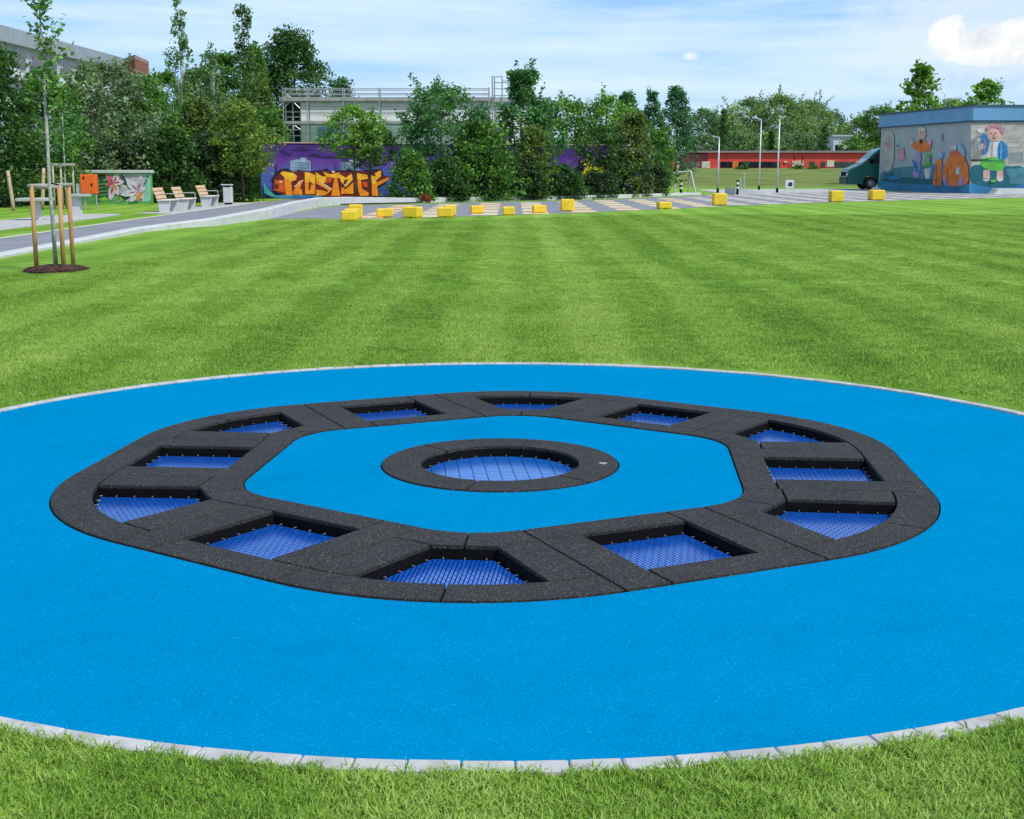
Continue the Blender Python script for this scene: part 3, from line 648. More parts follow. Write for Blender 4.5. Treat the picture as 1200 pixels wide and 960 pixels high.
# staked sapling in the lawn
D0=20.2
def S(px,py): return Q(px,py,D0)
STK=m_wood('peeled stake wood',(.47,.26,.09)); STKG=m_wood('weathered grey wood',(.36,.33,.28),'X')
SBARK=plain('grey sapling bark',(.40,.39,.35),.85,.3,14,fine=(40,.5,.01))
base=P(66,318); root=empty('sapling_tree',base); tag(root,'thin staked sapling with sparse leaves standing in the lawn','tree')
def rel(p): return Vector(p)-base
b=MB(); tr=[base+Vector((0,0,-.05)),S(62,262),S(58,215),S(55.5,165),S(53,120),S(50.5,80),S(48,40),S(46,0),S(44,-30)]
b.tube([rel(p) for p in tr],[.036,.031,.028,.026,.023,.02,.015,.011,.006],10)
tw=[((56,158),(45,150),(40,139)),((56,162),(66,150),(75,136)),((51,70),(60,58),(70,34)),((51,85),(62,68),(76,52)),((49,52),(41,40),(37,28)),((47,20),(54,8),(60,-4)),((46,10),(38,2),(34,-10)),((52,100),(45,88),(38,82)),((53,112),(62,104),(70,92)),((49,60),(60,50),(66,20)),((54,140),(60,128),(64,112)),((45,-15),(50,-25),(52,-36))]
lv=[]
for i,(a_,m_,e_) in enumerate(tw):
    q=[rel(S(*a_)),rel(S(*m_)),rel(S(*e_))]; q[1].y+=random.uniform(-.15,.15); q[2].y+=random.uniform(-.35,.35); b.tube(q,[.014,.009,.003],6)
    n=30 if i not in (0,1) else 7
    for k in range(n):
        t=random.uniform(.25,1.05); c=q[0].lerp(q[1],t*2) if t<.5 else q[1].lerp(q[2],(t-.5)*2); lv.append(tuple(c+Vector((random.gauss(0,.045),random.gauss(0,.07),random.gauss(0,.045)))))
for k in range(190):
    t=random.random(); c=rel(S(53,118)).lerp(rel(S(45,-20)),t); lv.append(tuple(c+Vector((random.gauss(0,.10),random.gauss(0,.10),random.gauss(0,.08)))))
b.build('trunk',SBARK,root,smooth=True)
lv=np.array(lv); link('crown',leaf_mesh('sapling crown',lv,.068,C('sapling',.050,.105,.030),np.clip(rng.normal(.45,.25,len(lv)),0,1),elong=1.3),root)
root=empty('tree_stakes',P(66,316)); tag(root,'three pale timber stakes with cross rails around the lawn sapling','tree support')
o0=root.location.copy()
for i,(x0,y0,x1,y1) in enumerate(((43,316,36.8,218),(75,318.5,69.3,219),(86,312.5,80,216))):
    p=P(x0,y0); q=Q(x1,y1,p.y); b=MB(); b.tube([p-o0-Vector((0,0,.05)),p.lerp(q,.5)-o0,q-o0],[.037,.036,.035],10); b.build('stake',STK,root,smooth=True)
for (x0,y0),(x1,y1),d0,d1 in (((32.5,217.8),(84,216.5),P(43,316).y-.06,P(86,312).y-.06),((38,219.5),(72,220),P(43,316).y+.05,P(75,318).y+.04)):
    b=MB(); b.tube([Q(x0,y0,d0)-o0,Q(x1,y1,d1)-o0],[.03,.03],10); b.build('cross_rail',STKG,root,smooth=True)
b=MB(); b.tube([S(57,214)-o0,S(69,217)-o0],[.012,.012],6); b.build('tie_strap',BLACK,root)
b=MB(); n=28; c0=P(66,317.5); prof=[(1.0,.0),(.85,.05),(.45,.085),(.0,.055)]
rings=[[(c0.x+.44*r*math.cos(2*math.pi*k/n)*(1+.12*math.sin(k*2.3)),c0.y+.55*r*math.sin(2*math.pi*k/n)*(1+.1*math.cos(k*1.7)),z+random.uniform(-.008,.012)) for k in range(n)] for r,z in prof[:3]]
b.loft(rings)
for k in range(420):
    a=random.uniform(0,6.28); r=math.sqrt(random.random())*1.06; b.box((c0.x+.44*r*math.cos(a),c0.y+.55*r*math.sin(a),max(.008,.085*(1-r*.8)+random.uniform(-.005,.03))),(random.uniform(.03,.10),random.uniform(.015,.04),random.uniform(.012,.03)),random.uniform(0,3))
tag(b.build('bark_mulch',MULCH),'ring of red brown bark mulch at the foot of the staked sapling','mulch',kind='stuff')

# ------------------------------------------------------------------ left side furniture
def local(root): 
    o=root.location.copy(); return lambda p: Vector(p)-o
# second staked tree behind
DS=50.5; zb=zt(DS); pA=Q(74,197,DS); root=empty('tree_stakes',(pA.x,DS,zb)); tag(root,'grey tree support frame with a flat top rail behind the concrete table','tree support'); o0=root.location.copy()
for x in (61.5,70.8,84.8):
    p=Q(x,194.5,DS+random.uniform(-.2,.2)); b=MB(); b.tube([(p.x-o0.x,p.y-o0.y,-.05),(p.x-o0.x,p.y-o0.y,p.z-zb)],.04,8); b.build('stake',m_wood('old stake',(.42,.36,.26)) if x==61.5 else bpy.data.materials['old stake'],root,smooth=True)
b=MB(); p,q=Q(59.5,193,DS),Q(87.5,193,DS); b.box(((p.x+q.x)/2-o0.x,0,p.z-zb),(q.x-p.x,.14,.10),0,.01); b.build('cross_rail',STKG,root)
root=empty('sapling_tree',(Q(75.5,197,DS+.1).x,DS+.1,zb)); tag(root,'slim young tree inside the grey support frame, before dark shrubs','tree')
b=MB(); b.tube([(0,0,-.05),(0,0,1.2),(.03,0,2.6),(.05,0,3.6)],[.04,.035,.025,.008],8); b.build('trunk',SBARK,root,smooth=True)
q=rng.normal(0,1,(420,3))*np.array([.42,.42,.55])+np.array([.05,0,3.0]); link('crown',leaf_mesh('young crown',q,.085,MIDB,np.clip(rng.normal(.5,.2,420),0,1)),root)
# log posts
LOG=m_wood('pale log wood',(.50,.36,.24))
for (x0,y0,x1,y1,lb) in ((16,247.4,9,200,'leaning pale log post at the left picture edge'),(49.3,246,51.2,196.8,'upright notched log post between the concrete tables')):
    p=PT(x0,y0); q=Q(x1,y1,p.y); root=empty('log_post',p); tag(root,lb,'post',group='log posts on the grass')
    v=q-p; r=.068; b=MB(); b.tube([(0,0,-.05),v*.3+Vector((.01,0,0)),v*.72,v*.985,v],[r,r,r*.97,r*.9,r*.5],12); o=b.build('log',LOG,root,smooth=True)
    b=MB(); c=v*.86; b.tube([c+Vector((0,0,-.02)),c+Vector((0,0,.02))],[r*1.08,r*1.08],12); b.build('carved_band',STK,root)
# concrete tables
for (xl,xr,yt,xb,yb,lw,lb) in ((25.5,59.5,231.8,44,258,7.2,'grey topped concrete pedestal table nearest the left edge'),(83.5,105,227.2,90.5,252,9,'concrete pedestal table in front of the orange box')):
    p=PT(xb,yb); root=empty('pedestal_table',p); tag(root,lb,'table',group='concrete tables on the gravel path')
    zt_=Q(xb,yt,p.y).z-p.z; w=(xr-xl)/F*p.y; cx=((xl+xr)/2-xb)/F*p.y; lw_=lw/F*p.y
    b=MB(); b.box((cx,.0,zt_-.05),(w,w*.95,.09),0,.012); b.build('table_top',plain('grey weathered slab',(.40,.41,.38),.8,.15,6) if 'grey weathered slab' not in bpy.data.materials else bpy.data.materials['grey weathered slab'],root)
    b=MB(); k=lw_/2; b.loft([[(-k*s,-k*s,z),(k*s,-k*s,z),(k*s,k*s,z),(-k*s,k*s,z)] for s,z in ((1.15,-.02),(1.1,.02),(.92,zt_-.1))]); b.build('leg',CONCW,root)
# orange box on a post
ORNG=plain('orange painted steel',(.80,.125,.012),.45,.06,4)
p=PT(103,243); p=Q(103,197,50.0); p.z=zt(50); root=empty('orange_box',p); tag(root,'orange metal cabinet on legs in front of the flower mural wall','cabinet'); o0=p.copy()
za,zb_=Q(103,227.4,50).z,Q(103,204.6,50).z; xa,xb=Q(93.6,215,50).x-p.x,Q(112,215,50).x-p.x
b=MB(); b.box(((xa+xb)/2,.16,(za+zb_)/2-p.z),(xb-xa,.3,zb_-za),0,.015); b.build('body',ORNG,root)
b=MB(); b.box(((xa+xb)/2,.0,(za+zb_)/2-p.z),(xb-xa-.05,.025,zb_-za-.05),0,.006); dr=b.build('door',ORNG,root)
for x,z in ((98,208.5),(107.5,216.5)):
    q=Q(x,z,50); b=MB(); b.box((q.x-p.x,-.02,q.z-p.z),(.06,.025,.10),0,.008); b.build('lock',BLACK,dr)
for x in (97,110.5):
    q=Q(x,215,50); b=MB(); b.tube([(q.x-p.x,.16,-.03),(q.x-p.x,.16,za-p.z+.02)],.028,8); b.build('leg',STEEL,root)
b=MB(); q=Q(90.5,215,50); b.box((q.x-p.x,.2,.72),(.16,.22,.5),0,.01); b.build('side_unit',ZINC,root)
# benches and bin
BW=m_wood('light bench timber',(.62,.42,.25),'Y'); BWS=m_wood('pale seat timber',(.66,.60,.50),'Y')
def bench(name):
    root=empty(name)
    for y in (.12,1.38):
        b=MB(); b.loft([[(-.16,y-.06,-.02),(.17,y-.06,-.02),(.17,y+.06,-.02),(-.16,y+.06,-.02)],[(-.22,y-.06,.39),(.24,y-.06,.39),(.24,y+.06,.39),(-.22,y+.06,.39)]]); b.build('leg',CONCW,root,bevel=.01)
    for k in range(4):
        b=MB(); b.box((-.17+.125*k,.75,.415),(.115,1.5,.04),0,.008); b.build('seat_slat',BWS,root)
    for k in range(3):
        z=.52+.135*k; x=-.235-.055*k; b=MB(); b.box((0,.75,0),(.035,1.5,.122),0,.008); o=b.build('back_slat',BW,root); o.location=(x,0,z+.0); o.rotation_euler=(0,R(-22),0)
    for y in (.14,1.36):
        b=MB(); b.tube([(-.20,y,.38),(-.27,y,.55),(-.385,y,.84)],.016,6); b.build('back_bracket',STEEL,root)
    b=MB(); b.tube([(-.24,1.46,.62),(.16,1.46,.62),(.2,1.46,.60),(.2,1.46,.40)],.018,8); b.build('armrest',STEEL,root)
    return root
b0=bench('park_bench')
for i,(x,y,rz,lb) in enumerate(((-12.38,46.9,R(2),'wooden slatted bench nearest the camera, beside the flower mural wall'),(-12.22,48.9,R(2),'wooden slatted bench in the middle of the row of three'),(-12.42,53.5,R(0),'wooden slatted bench beside the pale litter bin'))):
    o=b0 if i==0 else copy_tree(b0); o.location=(x,y,zt(y)+.005); o.rotation_euler=(0,0,rz); tag(o,lb,'bench','benches along the asphalt path')
y=57; p=Q(266,197,y); root=empty('litter_bin',(p.x,y,zt(y)+.005)); tag(root,'pale square litter bin with a flat overhanging lid beside the last bench','bin')
b=MB(); b.box((0,0,.40),(.36,.36,.66),0,.02); b.build('body',CONCW,root)
b=MB(); b.box((0,0,.035),(.28,.28,.07)); b.build('foot',BLACK,root)
b=MB(); b.box((-.03,0,.835),(.46,.44,.045),0,.012); b.build('lid',CONCW,root)
b=MB(); b.box((-.15,0,.77),(.03,.3,.09)); b.build('lid_support',STEEL,root); b=MB(); b.box((.14,0,.77),(.03,.3,.09)); b.build('lid_support',STEEL,root)
# yellow blocks
def block(h,w):
    b=MB(); n=.06
    k=w/2; c=.035
    b.box((0,0,h/2+.0125),(w,w,h-.025),0,.03)
    o=[]
    for sx in (-1,1):
        for sy in (-1,1): b.box((sx*(k-.125),sy*(k-.125),.005),(.19,.19,.05),0,.01)
    return b
def add_block(px,pyb,h,w,lb,me=None,rz=0):
    p=P(px,pyb); o=link('yellow_block',me,None) if me else block(h,w).build('yellow_block',YEL)
    o.location=(p.x,p.y+w/2,.003); o.rotation_euler=(0,0,rz); tag(o,lb,'block','yellow blocks along the lawn edge'); return o
lo=None; mats={}
BL=[(408.4,259.6,.31,.46,.02,'yellow block at the left end, front one of the stepped trio'),(411.5,257.8,.34,.46,.02,'yellow block in the middle of the stepped trio at the left end'),(416,256.2,.44,.43,.03,'tallest yellow block of the stepped trio, rearmost of the three'),
 (450.3,255.4,.29,.53,.06,'low yellow block right of the stepped trio, before the first striped row'),(483.2,256.0,.36,.52,-.3,'yellow block with an angled right corner, second right of the stepped trio'),(521.5,255.4,.33,.50,.02,'low yellow block with a higher one directly behind it'),(527,253.6,.36,.40,.1,'yellow block tucked behind the low one, third right of the trio'),
 (558.8,251.1,.29,.46,.1,'small low yellow block right of the doubled blocks'),(596,253,.30,.42,.04,'low yellow block closest to the picture centre'),(632,250.1,.28,.48,.1,'small low yellow block left of the tall yellow cube'),(665.2,248.1,.45,.50,.03,'tall yellow cube in front of the hedge, below the yellow bush'),
 (779.2,245.3,.28,.53,.1,'low wide yellow block between the tall cube and the lamp post cube'),(844.1,241.2,.52,.57,.02,'tall yellow cube in front of the shortest lamp post'),(981.4,237,.53,.62,.02,'yellow cube on the lawn edge below the green van'),(1028.8,235,.51,.68,.08,'yellow cube farthest right, in front of the mural pavilion corner')]
for x,y,h,w,rz,lb in BL: add_block(x,y,h,w,lb,rz=rz)
#PART3
# ------------------------------------------------------------------ murals: flat paint shapes on walls
def chaikin(p):
    for _ in range(2):
        q=[]
        for i in range(len(p)):
            a,c=p[i],p[(i+1)%len(p)]; q+=[(a[0]*.75+c[0]*.25,a[1]*.75+c[1]*.25),(a[0]*.25+c[0]*.75,a[1]*.25+c[1]*.75)]
        p=q
    return p
def paint(name,parent,shapes,mapf,mats,step=.003,soft=False):
    """shapes: (material index, polygon in picture coordinates); every shape lies a little proud of the one before it"""
    b=MB()
    for i,(mi,poly) in enumerate(shapes):
        b.mi=mi; off=.004+step*i; poly=chaikin(poly) if soft and len(poly)>4 else poly; vs=[mapf(x,y,off) for x,y in poly]
        # triangulate so that concave outlines fill properly
        from mathutils.geometry import tessellate_polygon
        tri=tessellate_polygon([[Vector((x,y,0)) for x,y in poly]]); b.add(vs,[tuple(t) for t in tri])
    return b.build(name,mats,parent)
def ell(cx,cy,rx,ry,n=14): return [(cx+rx*math.cos(2*math.pi*i/n),cy+ry*math.sin(2*math.pi*i/n)) for i in range(n)]
PC={}
def pc(r,g,bb,k=.8):
    key=(r,g,bb,k)
    if key not in PC: PC[key]=plain('paint %d %d %d'%(r,g,bb),srgb(r,g,bb,k),.7,.20,2.2)
    return PC[key]
# graffiti wall
GA,GB=Q(305,197,68.0),Q(748,197,76.5); GD=Vector((GB.x-GA.x,GB.y-GA.y,0)); GL=GD.length; GD.normalize(); GN=Vector((GD.y,-GD.x,0))
def gmap(x,y,off):
    d=ray(x,y); o=Vector((0,0,H)); t=(Vector((GA.x,GA.y,0))+GN*(.15+off)-o).dot(GN)/d.dot(GN); return gloc(o+d*t)
def gloc(p): q=p-o0; return Vector((q.dot(GD),-q.dot(GN),q.z))
xl,xr=-GL/2,GL/2; GW=68; ztop=Q(400,168.4,69.5).z
root=empty('graffiti_wall',((GA.x+GB.x)/2,(GA.y+GB.y)/2,zt(GW)),math.atan2(GD.y,GD.x)); o0=root.location.copy(); tag(root,'long purple wall with a night skyline and orange graffiti lettering','wall')
GM=m_wall_gradient('purple night sky paint',[(.0,(.015,.022,.10)),(.28,(.04,.085,.36)),(.48,(.06,.08,.36)),(.62,(.115,.04,.28)),(.8,(.055,.014,.19)),(1,(.04,.008,.12))],zt(GW),ztop)
b=MB(); b.box((0,0,(ztop-o0.z)/2-.05),(xr-xl,.3,ztop-o0.z+.1)); b.build('panel',GM,root)
b=MB(); b.box((0,0,ztop-o0.z+.03),(xr-xl+.1,.4,.06)); b.build('coping',plain('pinkish coping stone',(.45,.33,.28),.8,.15,3),root)
g=lambda l:[(300+x/7.06,160+y/7.06) for x,y in l]
ORG,ORL,DRD,NAV,TWR,TWD,TEA,CLD,WHT,ORD,BLW=range(11)
GMATS=[pc(250,140,18,1),pc(255,178,40,1),pc(110,28,25),pc(18,20,45),pc(150,180,200),pc(95,125,160),pc(60,165,160),pc(45,25,95),pc(245,215,190),pc(215,85,30),pc(60,120,190)]
sh=[(CLD,g([(275,118),(330,102),(350,88),(378,84),(400,100),(425,104),(468,118),(380,126)])),(CLD,g([(420,168),(450,148),(490,138),(520,150),(560,165),(640,160),(745,180),(600,184)])),(CLD,g([(190,115),(240,118),(300,160),(225,158)])),(CLD,g([(960,222),(1010,212),(1050,236),(990,240)])),(CLD,g([(760,120),(820,110),(860,128),(800,136)]))]
sh+=[(TWR,g([(285,202),(335,190),(365,192),(368,176),(414,176),(416,190),(452,205),(452,310),(285,310)])),(TWR,g([(700,215),(760,212),(765,195),(850,192),(852,300),(700,300)]))]
for x in range(295,445,22):
    for y in range(212,300,20): sh.append((TWD,g([(x,y),(x+12,y),(x+12,y+9),(x,y+9)])))
for x in range(708,845,22):
    for y in range(222,292,20): sh.append((TWD,g([(x,y),(x+12,y),(x+12,y+9),(x,y+9)])))
sh+=[(NAV,g([(130,345),(165,300),(200,272),(255,262),(300,290),(480,285),(560,275),(620,285),(700,280),(860,285),(960,270),(1040,270),(1060,330),(600,345),(130,360)])),(NAV,g(ell(358,303,27,26))),(NAV,g(ell(765,287,24,20))),(NAV,g(ell(580,278,20,14))),(NAV,g([(168,225),(174,225),(176,300),(166,300)])),(NAV,g([(660,200),(664,200),(665,290),(659,290)]))]
sh+=[(DRD,g([(145,355),(205,296),(330,292),(400,290),(500,292),(560,286),(700,290),(800,294),(840,282),(940,292),(1030,276),(1045,325),(1108,328),(1000,410),(1012,500),(250,500),(140,445)]))]
sh+=[(ORD,g([(155,362),(240,356),(246,468),(138,440),(190,432),(188,396),(158,394)])),(WHT,g(ell(205,375,12,9)))]
sh+=[(ORG,g([(235,345),(287,330),(302,486),(248,490)])),(ORL,g([(200,302),(226,288),(312,304),(340,330),(330,360),(290,374),(245,352)])),(ORG,g([(388,362),(352,368),(300,470),(345,482)])),(ORG,g([(338,432),(380,436),(384,482),(312,482)])),(WHT,g([(388,360),(395,364),(318,420),(312,414)]))]
sh+=[(ORL,g([(404,294),(446,300),(446,380),(404,380)])),(ORG,g([(404,378),(446,378),(440,478),(408,476)])),(ORL,g([(440,300),(492,320),(490,400),(450,380)])),(ORG,g([(456,396),(491,398),(488,477),(440,476)])),(DRD,g([(440,372),(456,378),(450,440),(434,440)]))]
sh+=[(ORL,g([(494,294),(545,330),(582,330),(576,382),(540,386),(500,360)])),(ORG,g([(500,358),(628,436),(600,468),(590,440),(498,390)])),(ORG,g([(496,440),(560,448),(604,466),(575,484),(498,490)])),(WHT,g([(538,384),(546,380),(630,434),(622,442)]))]
sh+=[(ORL,g([(552,290),(612,312),(692,298),(692,345),(658,345),(580,330)])),(ORG,g([(648,345),(672,345),(697,490),(622,492)])),(ORD,g([(580,330),(640,345),(615,380),(582,390)])),(WHT,g(ell(640,292,14,8)))]
sh+=[(ORL,g([(690,310),(742,342),(792,306),(800,360),(742,420),(700,372)])),(ORG,g([(706,420),(742,436),(805,380),(806,474),(704,476)])),(DRD,g([(730,362),(762,350),(744,392),(722,400)])),(WHT,g([(700,440),(706,436),(770,376),(776,382)]))]
sh+=[(ORL,g([(836,304),(920,318),(928,350),(866,360),(836,350)])),(ORG,g([(838,348),(868,358),(878,430),(932,466),(930,490),(860,492),(842,430)])),(ORD,g([(880,372),(920,380),(924,420),(890,420)]))]
sh+=[(ORL,g([(950,320),(990,332),(1000,400),(960,392)])),(ORG,g([(958,388),(1000,398),(1012,492),(958,492)])),(ORL,g([(985,304),(1034,280),(1034,330),(994,366)])),(ORG,g([(990,384),(1108,330),(1088,364),(1002,412)]))]
sh+=[(TEA,g([(62,376),(88,424),(118,456),(165,488),(330,484),(560,490),(545,500),(200,512),(118,494),(70,470)])),(BLW,g([(160,498),(330,490),(556,493),(500,508),(200,514)]))]
paint('mural_lettering',root,sh,gmap,GMATS,.0012)
# flower mural wall
FW=57.5; root=empty('flower_mural_wall',(Q(120,197,FW).x,FW,zt(FW))); o0=root.location.copy(); tag(root,'low garden wall painted with pink and white lilies, pale stone cap','wall')
xl,xr=Q(72,200,FW).x-o0.x,Q(177,200,FW).x-o0.x; ztop=Q(100,203,FW).z-o0.z
b=MB(); b.box(((xl+xr)/2,0,ztop/2-.03),(xr-xl,.3,ztop+.06)); b.build('panel',pc(105,170,90),root)
b=MB(); b.box(((xl+xr)/2,0,ztop+.065),(xr-xl+.14,.5,.13),0,.015); b.build('coping',CONCW,root)
f=lambda l:[(80+x/10.91,190+y/10.91) for x,y in l]
def fmap(x,y,off): return Q(x,y,FW-.15-off)-o0
FM=[pc(205,190,205),pc(225,110,130),pc(235,205,220),pc(40,80,50),pc(70,75,80),pc(215,150,60),pc(150,205,190),pc(170,60,90),pc(130,190,70),pc(230,225,235)]
def petal(cx,cy,ang,L,w,mi):
    c,s=math.cos(ang),math.sin(ang); pts=[]
    for i in range(13):
        t=i/12; pts.append((t*L,w*math.sin(math.pi*t)**.8))
    for i in range(11,0,-1):
        t=i/12; pts.append((t*L,-w*math.sin(math.pi*t)**.8))
    return (mi,f([(cx+x*c-y*s,cy+x*s+y*c) for x,y in pts]))
sh=[(6,f([(950,150),(1052,150),(1052,500),(940,500)])),(0,f([(700,150),(960,150),(960,500),(640,500)])),(3,f([(360,160),(470,150),(480,200),(420,250),(370,210)])),(4,f([(680,170),(720,180),(755,300),(700,290),(670,230)]))]
for y in range(250,500,46): sh.append((3,f([(365,y),(500,y-12),(510,y+8),(365,y+24)])))
sh+=[(8,f([(380,470),(470,440),(520,490),(400,500)])),(3,f([(660,400),(740,390),(790,450),(720,500),(640,470)])),(8,f([(640,450),(665,440),(720,500),(690,500)]))]
for a,L,w,m in ((-2.25,150,34,1),(-1.1,150,40,2),(-.15,140,36,2),(1.15,170,40,2),(1.75,230,42,2),(2.9,110,26,1)): sh.append(petal(575,270,a,L,w,m)); sh.append(petal(575,270,a,L*.62,w*.3,7))
sh.append((5,f([(560,285),(590,285),(584,370),(570,372)])))
for a,L,w,m in ((-2.3,220,50,9),(-1.35,210,55,0),(-.5,110,30,9),(2.95,230,42,9),(2.2,170,40,9),(.9,120,34,2)): sh.append(petal(890,375,a,L,w,m)); sh.append(petal(890,375,a,L*.55,w*.18,7))
sh+=[(5,f([(870,430),(940,370),(955,400),(930,450),(890,495),(862,490)]))]
for x,y in ((1015,185),(1000,240),(985,270)): sh.append((4,f(ell(x,y,11,16))))
paint('lily_painting',root,sh,fmap,FM,.0015)

# ------------------------------------------------------------------ white hall with scaffold
HY=80.0; zb=.12
def hx(px): return Q(px,150,HY).x
def hz(py): return Q(450,py,HY).z
root=empty('white_hall',(hx(460),HY,zb)); o0=root.location.copy(); tag(root,'white clad flat roofed hall behind the graffiti wall','building')
CLW=m_cladding('white cladding',(.86,.87,.86),.52)
xa,xb_=hx(353)-o0.x,hx(640)-o0.x; top=hz(119)-zb
b=MB(); b.box(((xa+xb_)/2,5,top/2),(xb_-xa,10,top)); b.build('wall',CLW,root)
xg=hx(333)-o0.x; b=MB(); b.box(((xg+xa)/2-.01,5.3,top/2),(xa-xg,10,top)); b.build('glazed_end',m_glass('dark hall glazing'),root)
b=MB(); b.box(((xg+xb_)/2,5,top+.12),(xb_-xg+.4,10.5,.24)); b.build('roof_edge',ZINC,root)
for px in (334.5,343,352): 
    b=MB(); b.box((hx(px)-o0.x,.26,top/2),(.09,.09,top)); b.build('mullion',CONCW,root)
for py in (131,137,152,159):
    b=MB(); b.box(((xg+xa)/2,.25,hz(py)-zb),(xa-xg,.06,.07)); b.build('transom',CONCW,root)
b=MB(); b.box((hx(385)-o0.x,-.03,hz(160)-zb),(1.3,.06,1.1)); b.build('panel',pc(165,200,225),root)
SY=HY-1.3
root=empty('scaffold',(hx(460),SY,zb)); o0=root.location.copy(); tag(root,'galvanised scaffold with guard rails in front of the white hall','scaffold')
def sx(px): return Q(px,150,SY).x-o0.x
def sz(py): return Q(450,py,SY).z-zb
xs_=[332.5,360.5,402.5,445,487,530,573]
for px in xs_:
    for y in (0,.8):
        b=MB(); b.tube([(sx(px),y,0),(sx(px),y,sz(102.5))],.035,6); b.build('standard',STEEL,root)
for py in (104,109.5,114.5): 
    b=MB(); b.tube([(sx(332.5),0,sz(py)),(sx(573),0,sz(py))],.026,6); b.build('guard_rail',STEEL,root)
for py in (104,109.5):
    b=MB(); b.tube([(sx(332.5),.8,sz(py)-.04),(sx(573),.8,sz(py)-.04)],.026,6); b.build('guard_rail',STEEL,root)
for py in (119,146):
    b=MB(); b.box(((sx(332.5)+sx(573))/2,.4,sz(py)),(sx(573)-sx(332.5),.72,.07)); b.build('deck',plain('scaffold deck',(.36,.36,.33),.8,.2,3) if 'scaffold deck' not in bpy.data.materials else bpy.data.materials['scaffold deck'],root)
    b=MB(); b.box(((sx(332.5)+sx(573))/2,-.03,sz(py)+.12),(sx(573)-sx(332.5),.03,.15)); b.build('toe_board',bpy.data.materials['scaffold deck'],root)
for (a,c),(d,e) in (((333,119),(345,104)),((333,109),(345,116)),((333,127),(339,121)),((352,127),(346,121)),((333,153),(339,147)),((352,152),(345,147))):
    b=MB(); b.tube([(sx(a),.02,sz(c)),(sx(d),.02,sz(e))],.024,6); b.build('brace',STEEL,root)
SY2=HY-1.0; root=empty('scaffold_tower',(Q(588,150,SY2).x,SY2,zb)); o0=root.location.copy(); tag(root,'narrow scaffold tower sticking up above the hall roof, beside feathery tree','scaffold')
def tx(px): return Q(px,150,SY2).x-o0.x
def tz(py): return Q(588,py,SY2).z-zb
for px,py in ((577,89),(579.5,91),(588.5,89.5),(598,94)):
    for y in (0,.7): b=MB(); b.tube([(tx(px),y,0),(tx(px),y,tz(py))],.036,6); b.build('standard',STEEL,root)
for (a,c),(d,e) in (((577,90),(589,90)),((579,97),(598,97)),((577,104),(598,104)),((589,95),(598,95)),((577,112),(598,112)),((577,119),(598,119))):
    b=MB(); b.tube([(tx(a),0,tz(c)),(tx(d),0,tz(e))],.028,6); b.build('ledger',STEEL,root)

# ------------------------------------------------------------------ apartment block far left
root=empty('apartment_block',(-70,150,1.3)); o0=root.location.copy(); tag(root,'long grey apartment block with pale balconies far behind the left trees','building')
e0,e1=Q(-40,21,131),Q(137,67,178); e1.z=e0.z=(e0.z+e1.z)/2
d=Vector((e1.x-e0.x,e1.y-e0.y,0)); Lw=d.length; d.normalize(); nrm=Vector((d.y,-d.x,0))
def W(s,out,z): return Vector((e0.x,e0.y,0))+d*s+nrm*out+Vector((0,0,z))-o0
def wallbox(b,s0,s1,o1,o2,z0,z1):
    b.add([W(s0,o1,z0),W(s1,o1,z0),W(s1,o2,z0),W(s0,o2,z0),W(s0,o1,z1),W(s1,o1,z1),W(s1,o2,z1),W(s0,o2,z1)],[(0,3,2,1),(4,5,6,7),(0,1,5,4),(1,2,6,5),(2,3,7,6),(3,0,4,7)])
zt_=e0.z
b=MB(); wallbox(b,0,Lw,-12,0,0,zt_-1.6); b.build('wall',plain('grey render',(.42,.44,.46),.8,.1,1),root)
b=MB(); wallbox(b,-.5,Lw+.3,-12.6,.7,zt_-1.6,zt_); b.build('roof',plain('grey roof edge',(.30,.34,.38),.7,.08,1),root)
BALC=plain('pale balcony panel',(.60,.62,.63),.7,.08,1); WIN=m_glass('far window')
for i in range(9):
    s=2+i*(Lw-4)/9
    for k in range(2):
        z=zt_-4.2-k*3
        b=MB(); wallbox(b,s,s+3.6,0,1.3,z-1.0,z); bb=b.build('balcony',BALC,root)
        b=MB(); wallbox(b,s+.4,s+3.0,.004,.05,z+.02,z+1.9); b.build('window',WIN,root)
        b=MB(); wallbox(b,s+4.2,s+5.4,.004,.05,z-.4,z+1.3); b.build('window',WIN,root)
root=empty('brick_tower',Q(158,150,176)); root.location.z=1.4; o0=root.location.copy(); tag(root,'red brick stair tower end behind the silver willow','building')
BRK=plain('red brown brick',(.26,.10,.065),.9,.15,3); a,c,e=Q(137,69,182),Q(158,69,172),Q(174,73,182); zt_=c.z-o0.z
b=MB(); b.prism([((p-o0).x,(p-o0).y) for p in (a,c,e,Q(163,69,193))],0,zt_); b.build('wall',BRK,root)
b=MB(); b.prism([((p-o0).x*1.03,(p-o0).y*1.03) for p in (a,c,e,Q(163,69,193))],zt_,zt_+.5); b.build('roof_edge',plain('tower cap',(.34,.22,.18),.8,.1,2),root)
for k in range(3):
    t=.2+.28*k; p=c.lerp(e,t)-o0; b=MB(); dd=(e-c).normalized(); n2=Vector((dd.y,-dd.x,0))
    q=p+n2*.03; b.add([q+Vector((0,0,zt_-p.z-3)),q+dd*1.4+Vector((0,0,zt_-p.z-3)),q+dd*1.4+Vector((0,0,zt_-p.z-1.4)),q+Vector((0,0,zt_-p.z-1.4))],[(0,1,2,3)]); b.build('window',pc(225,215,205),root)

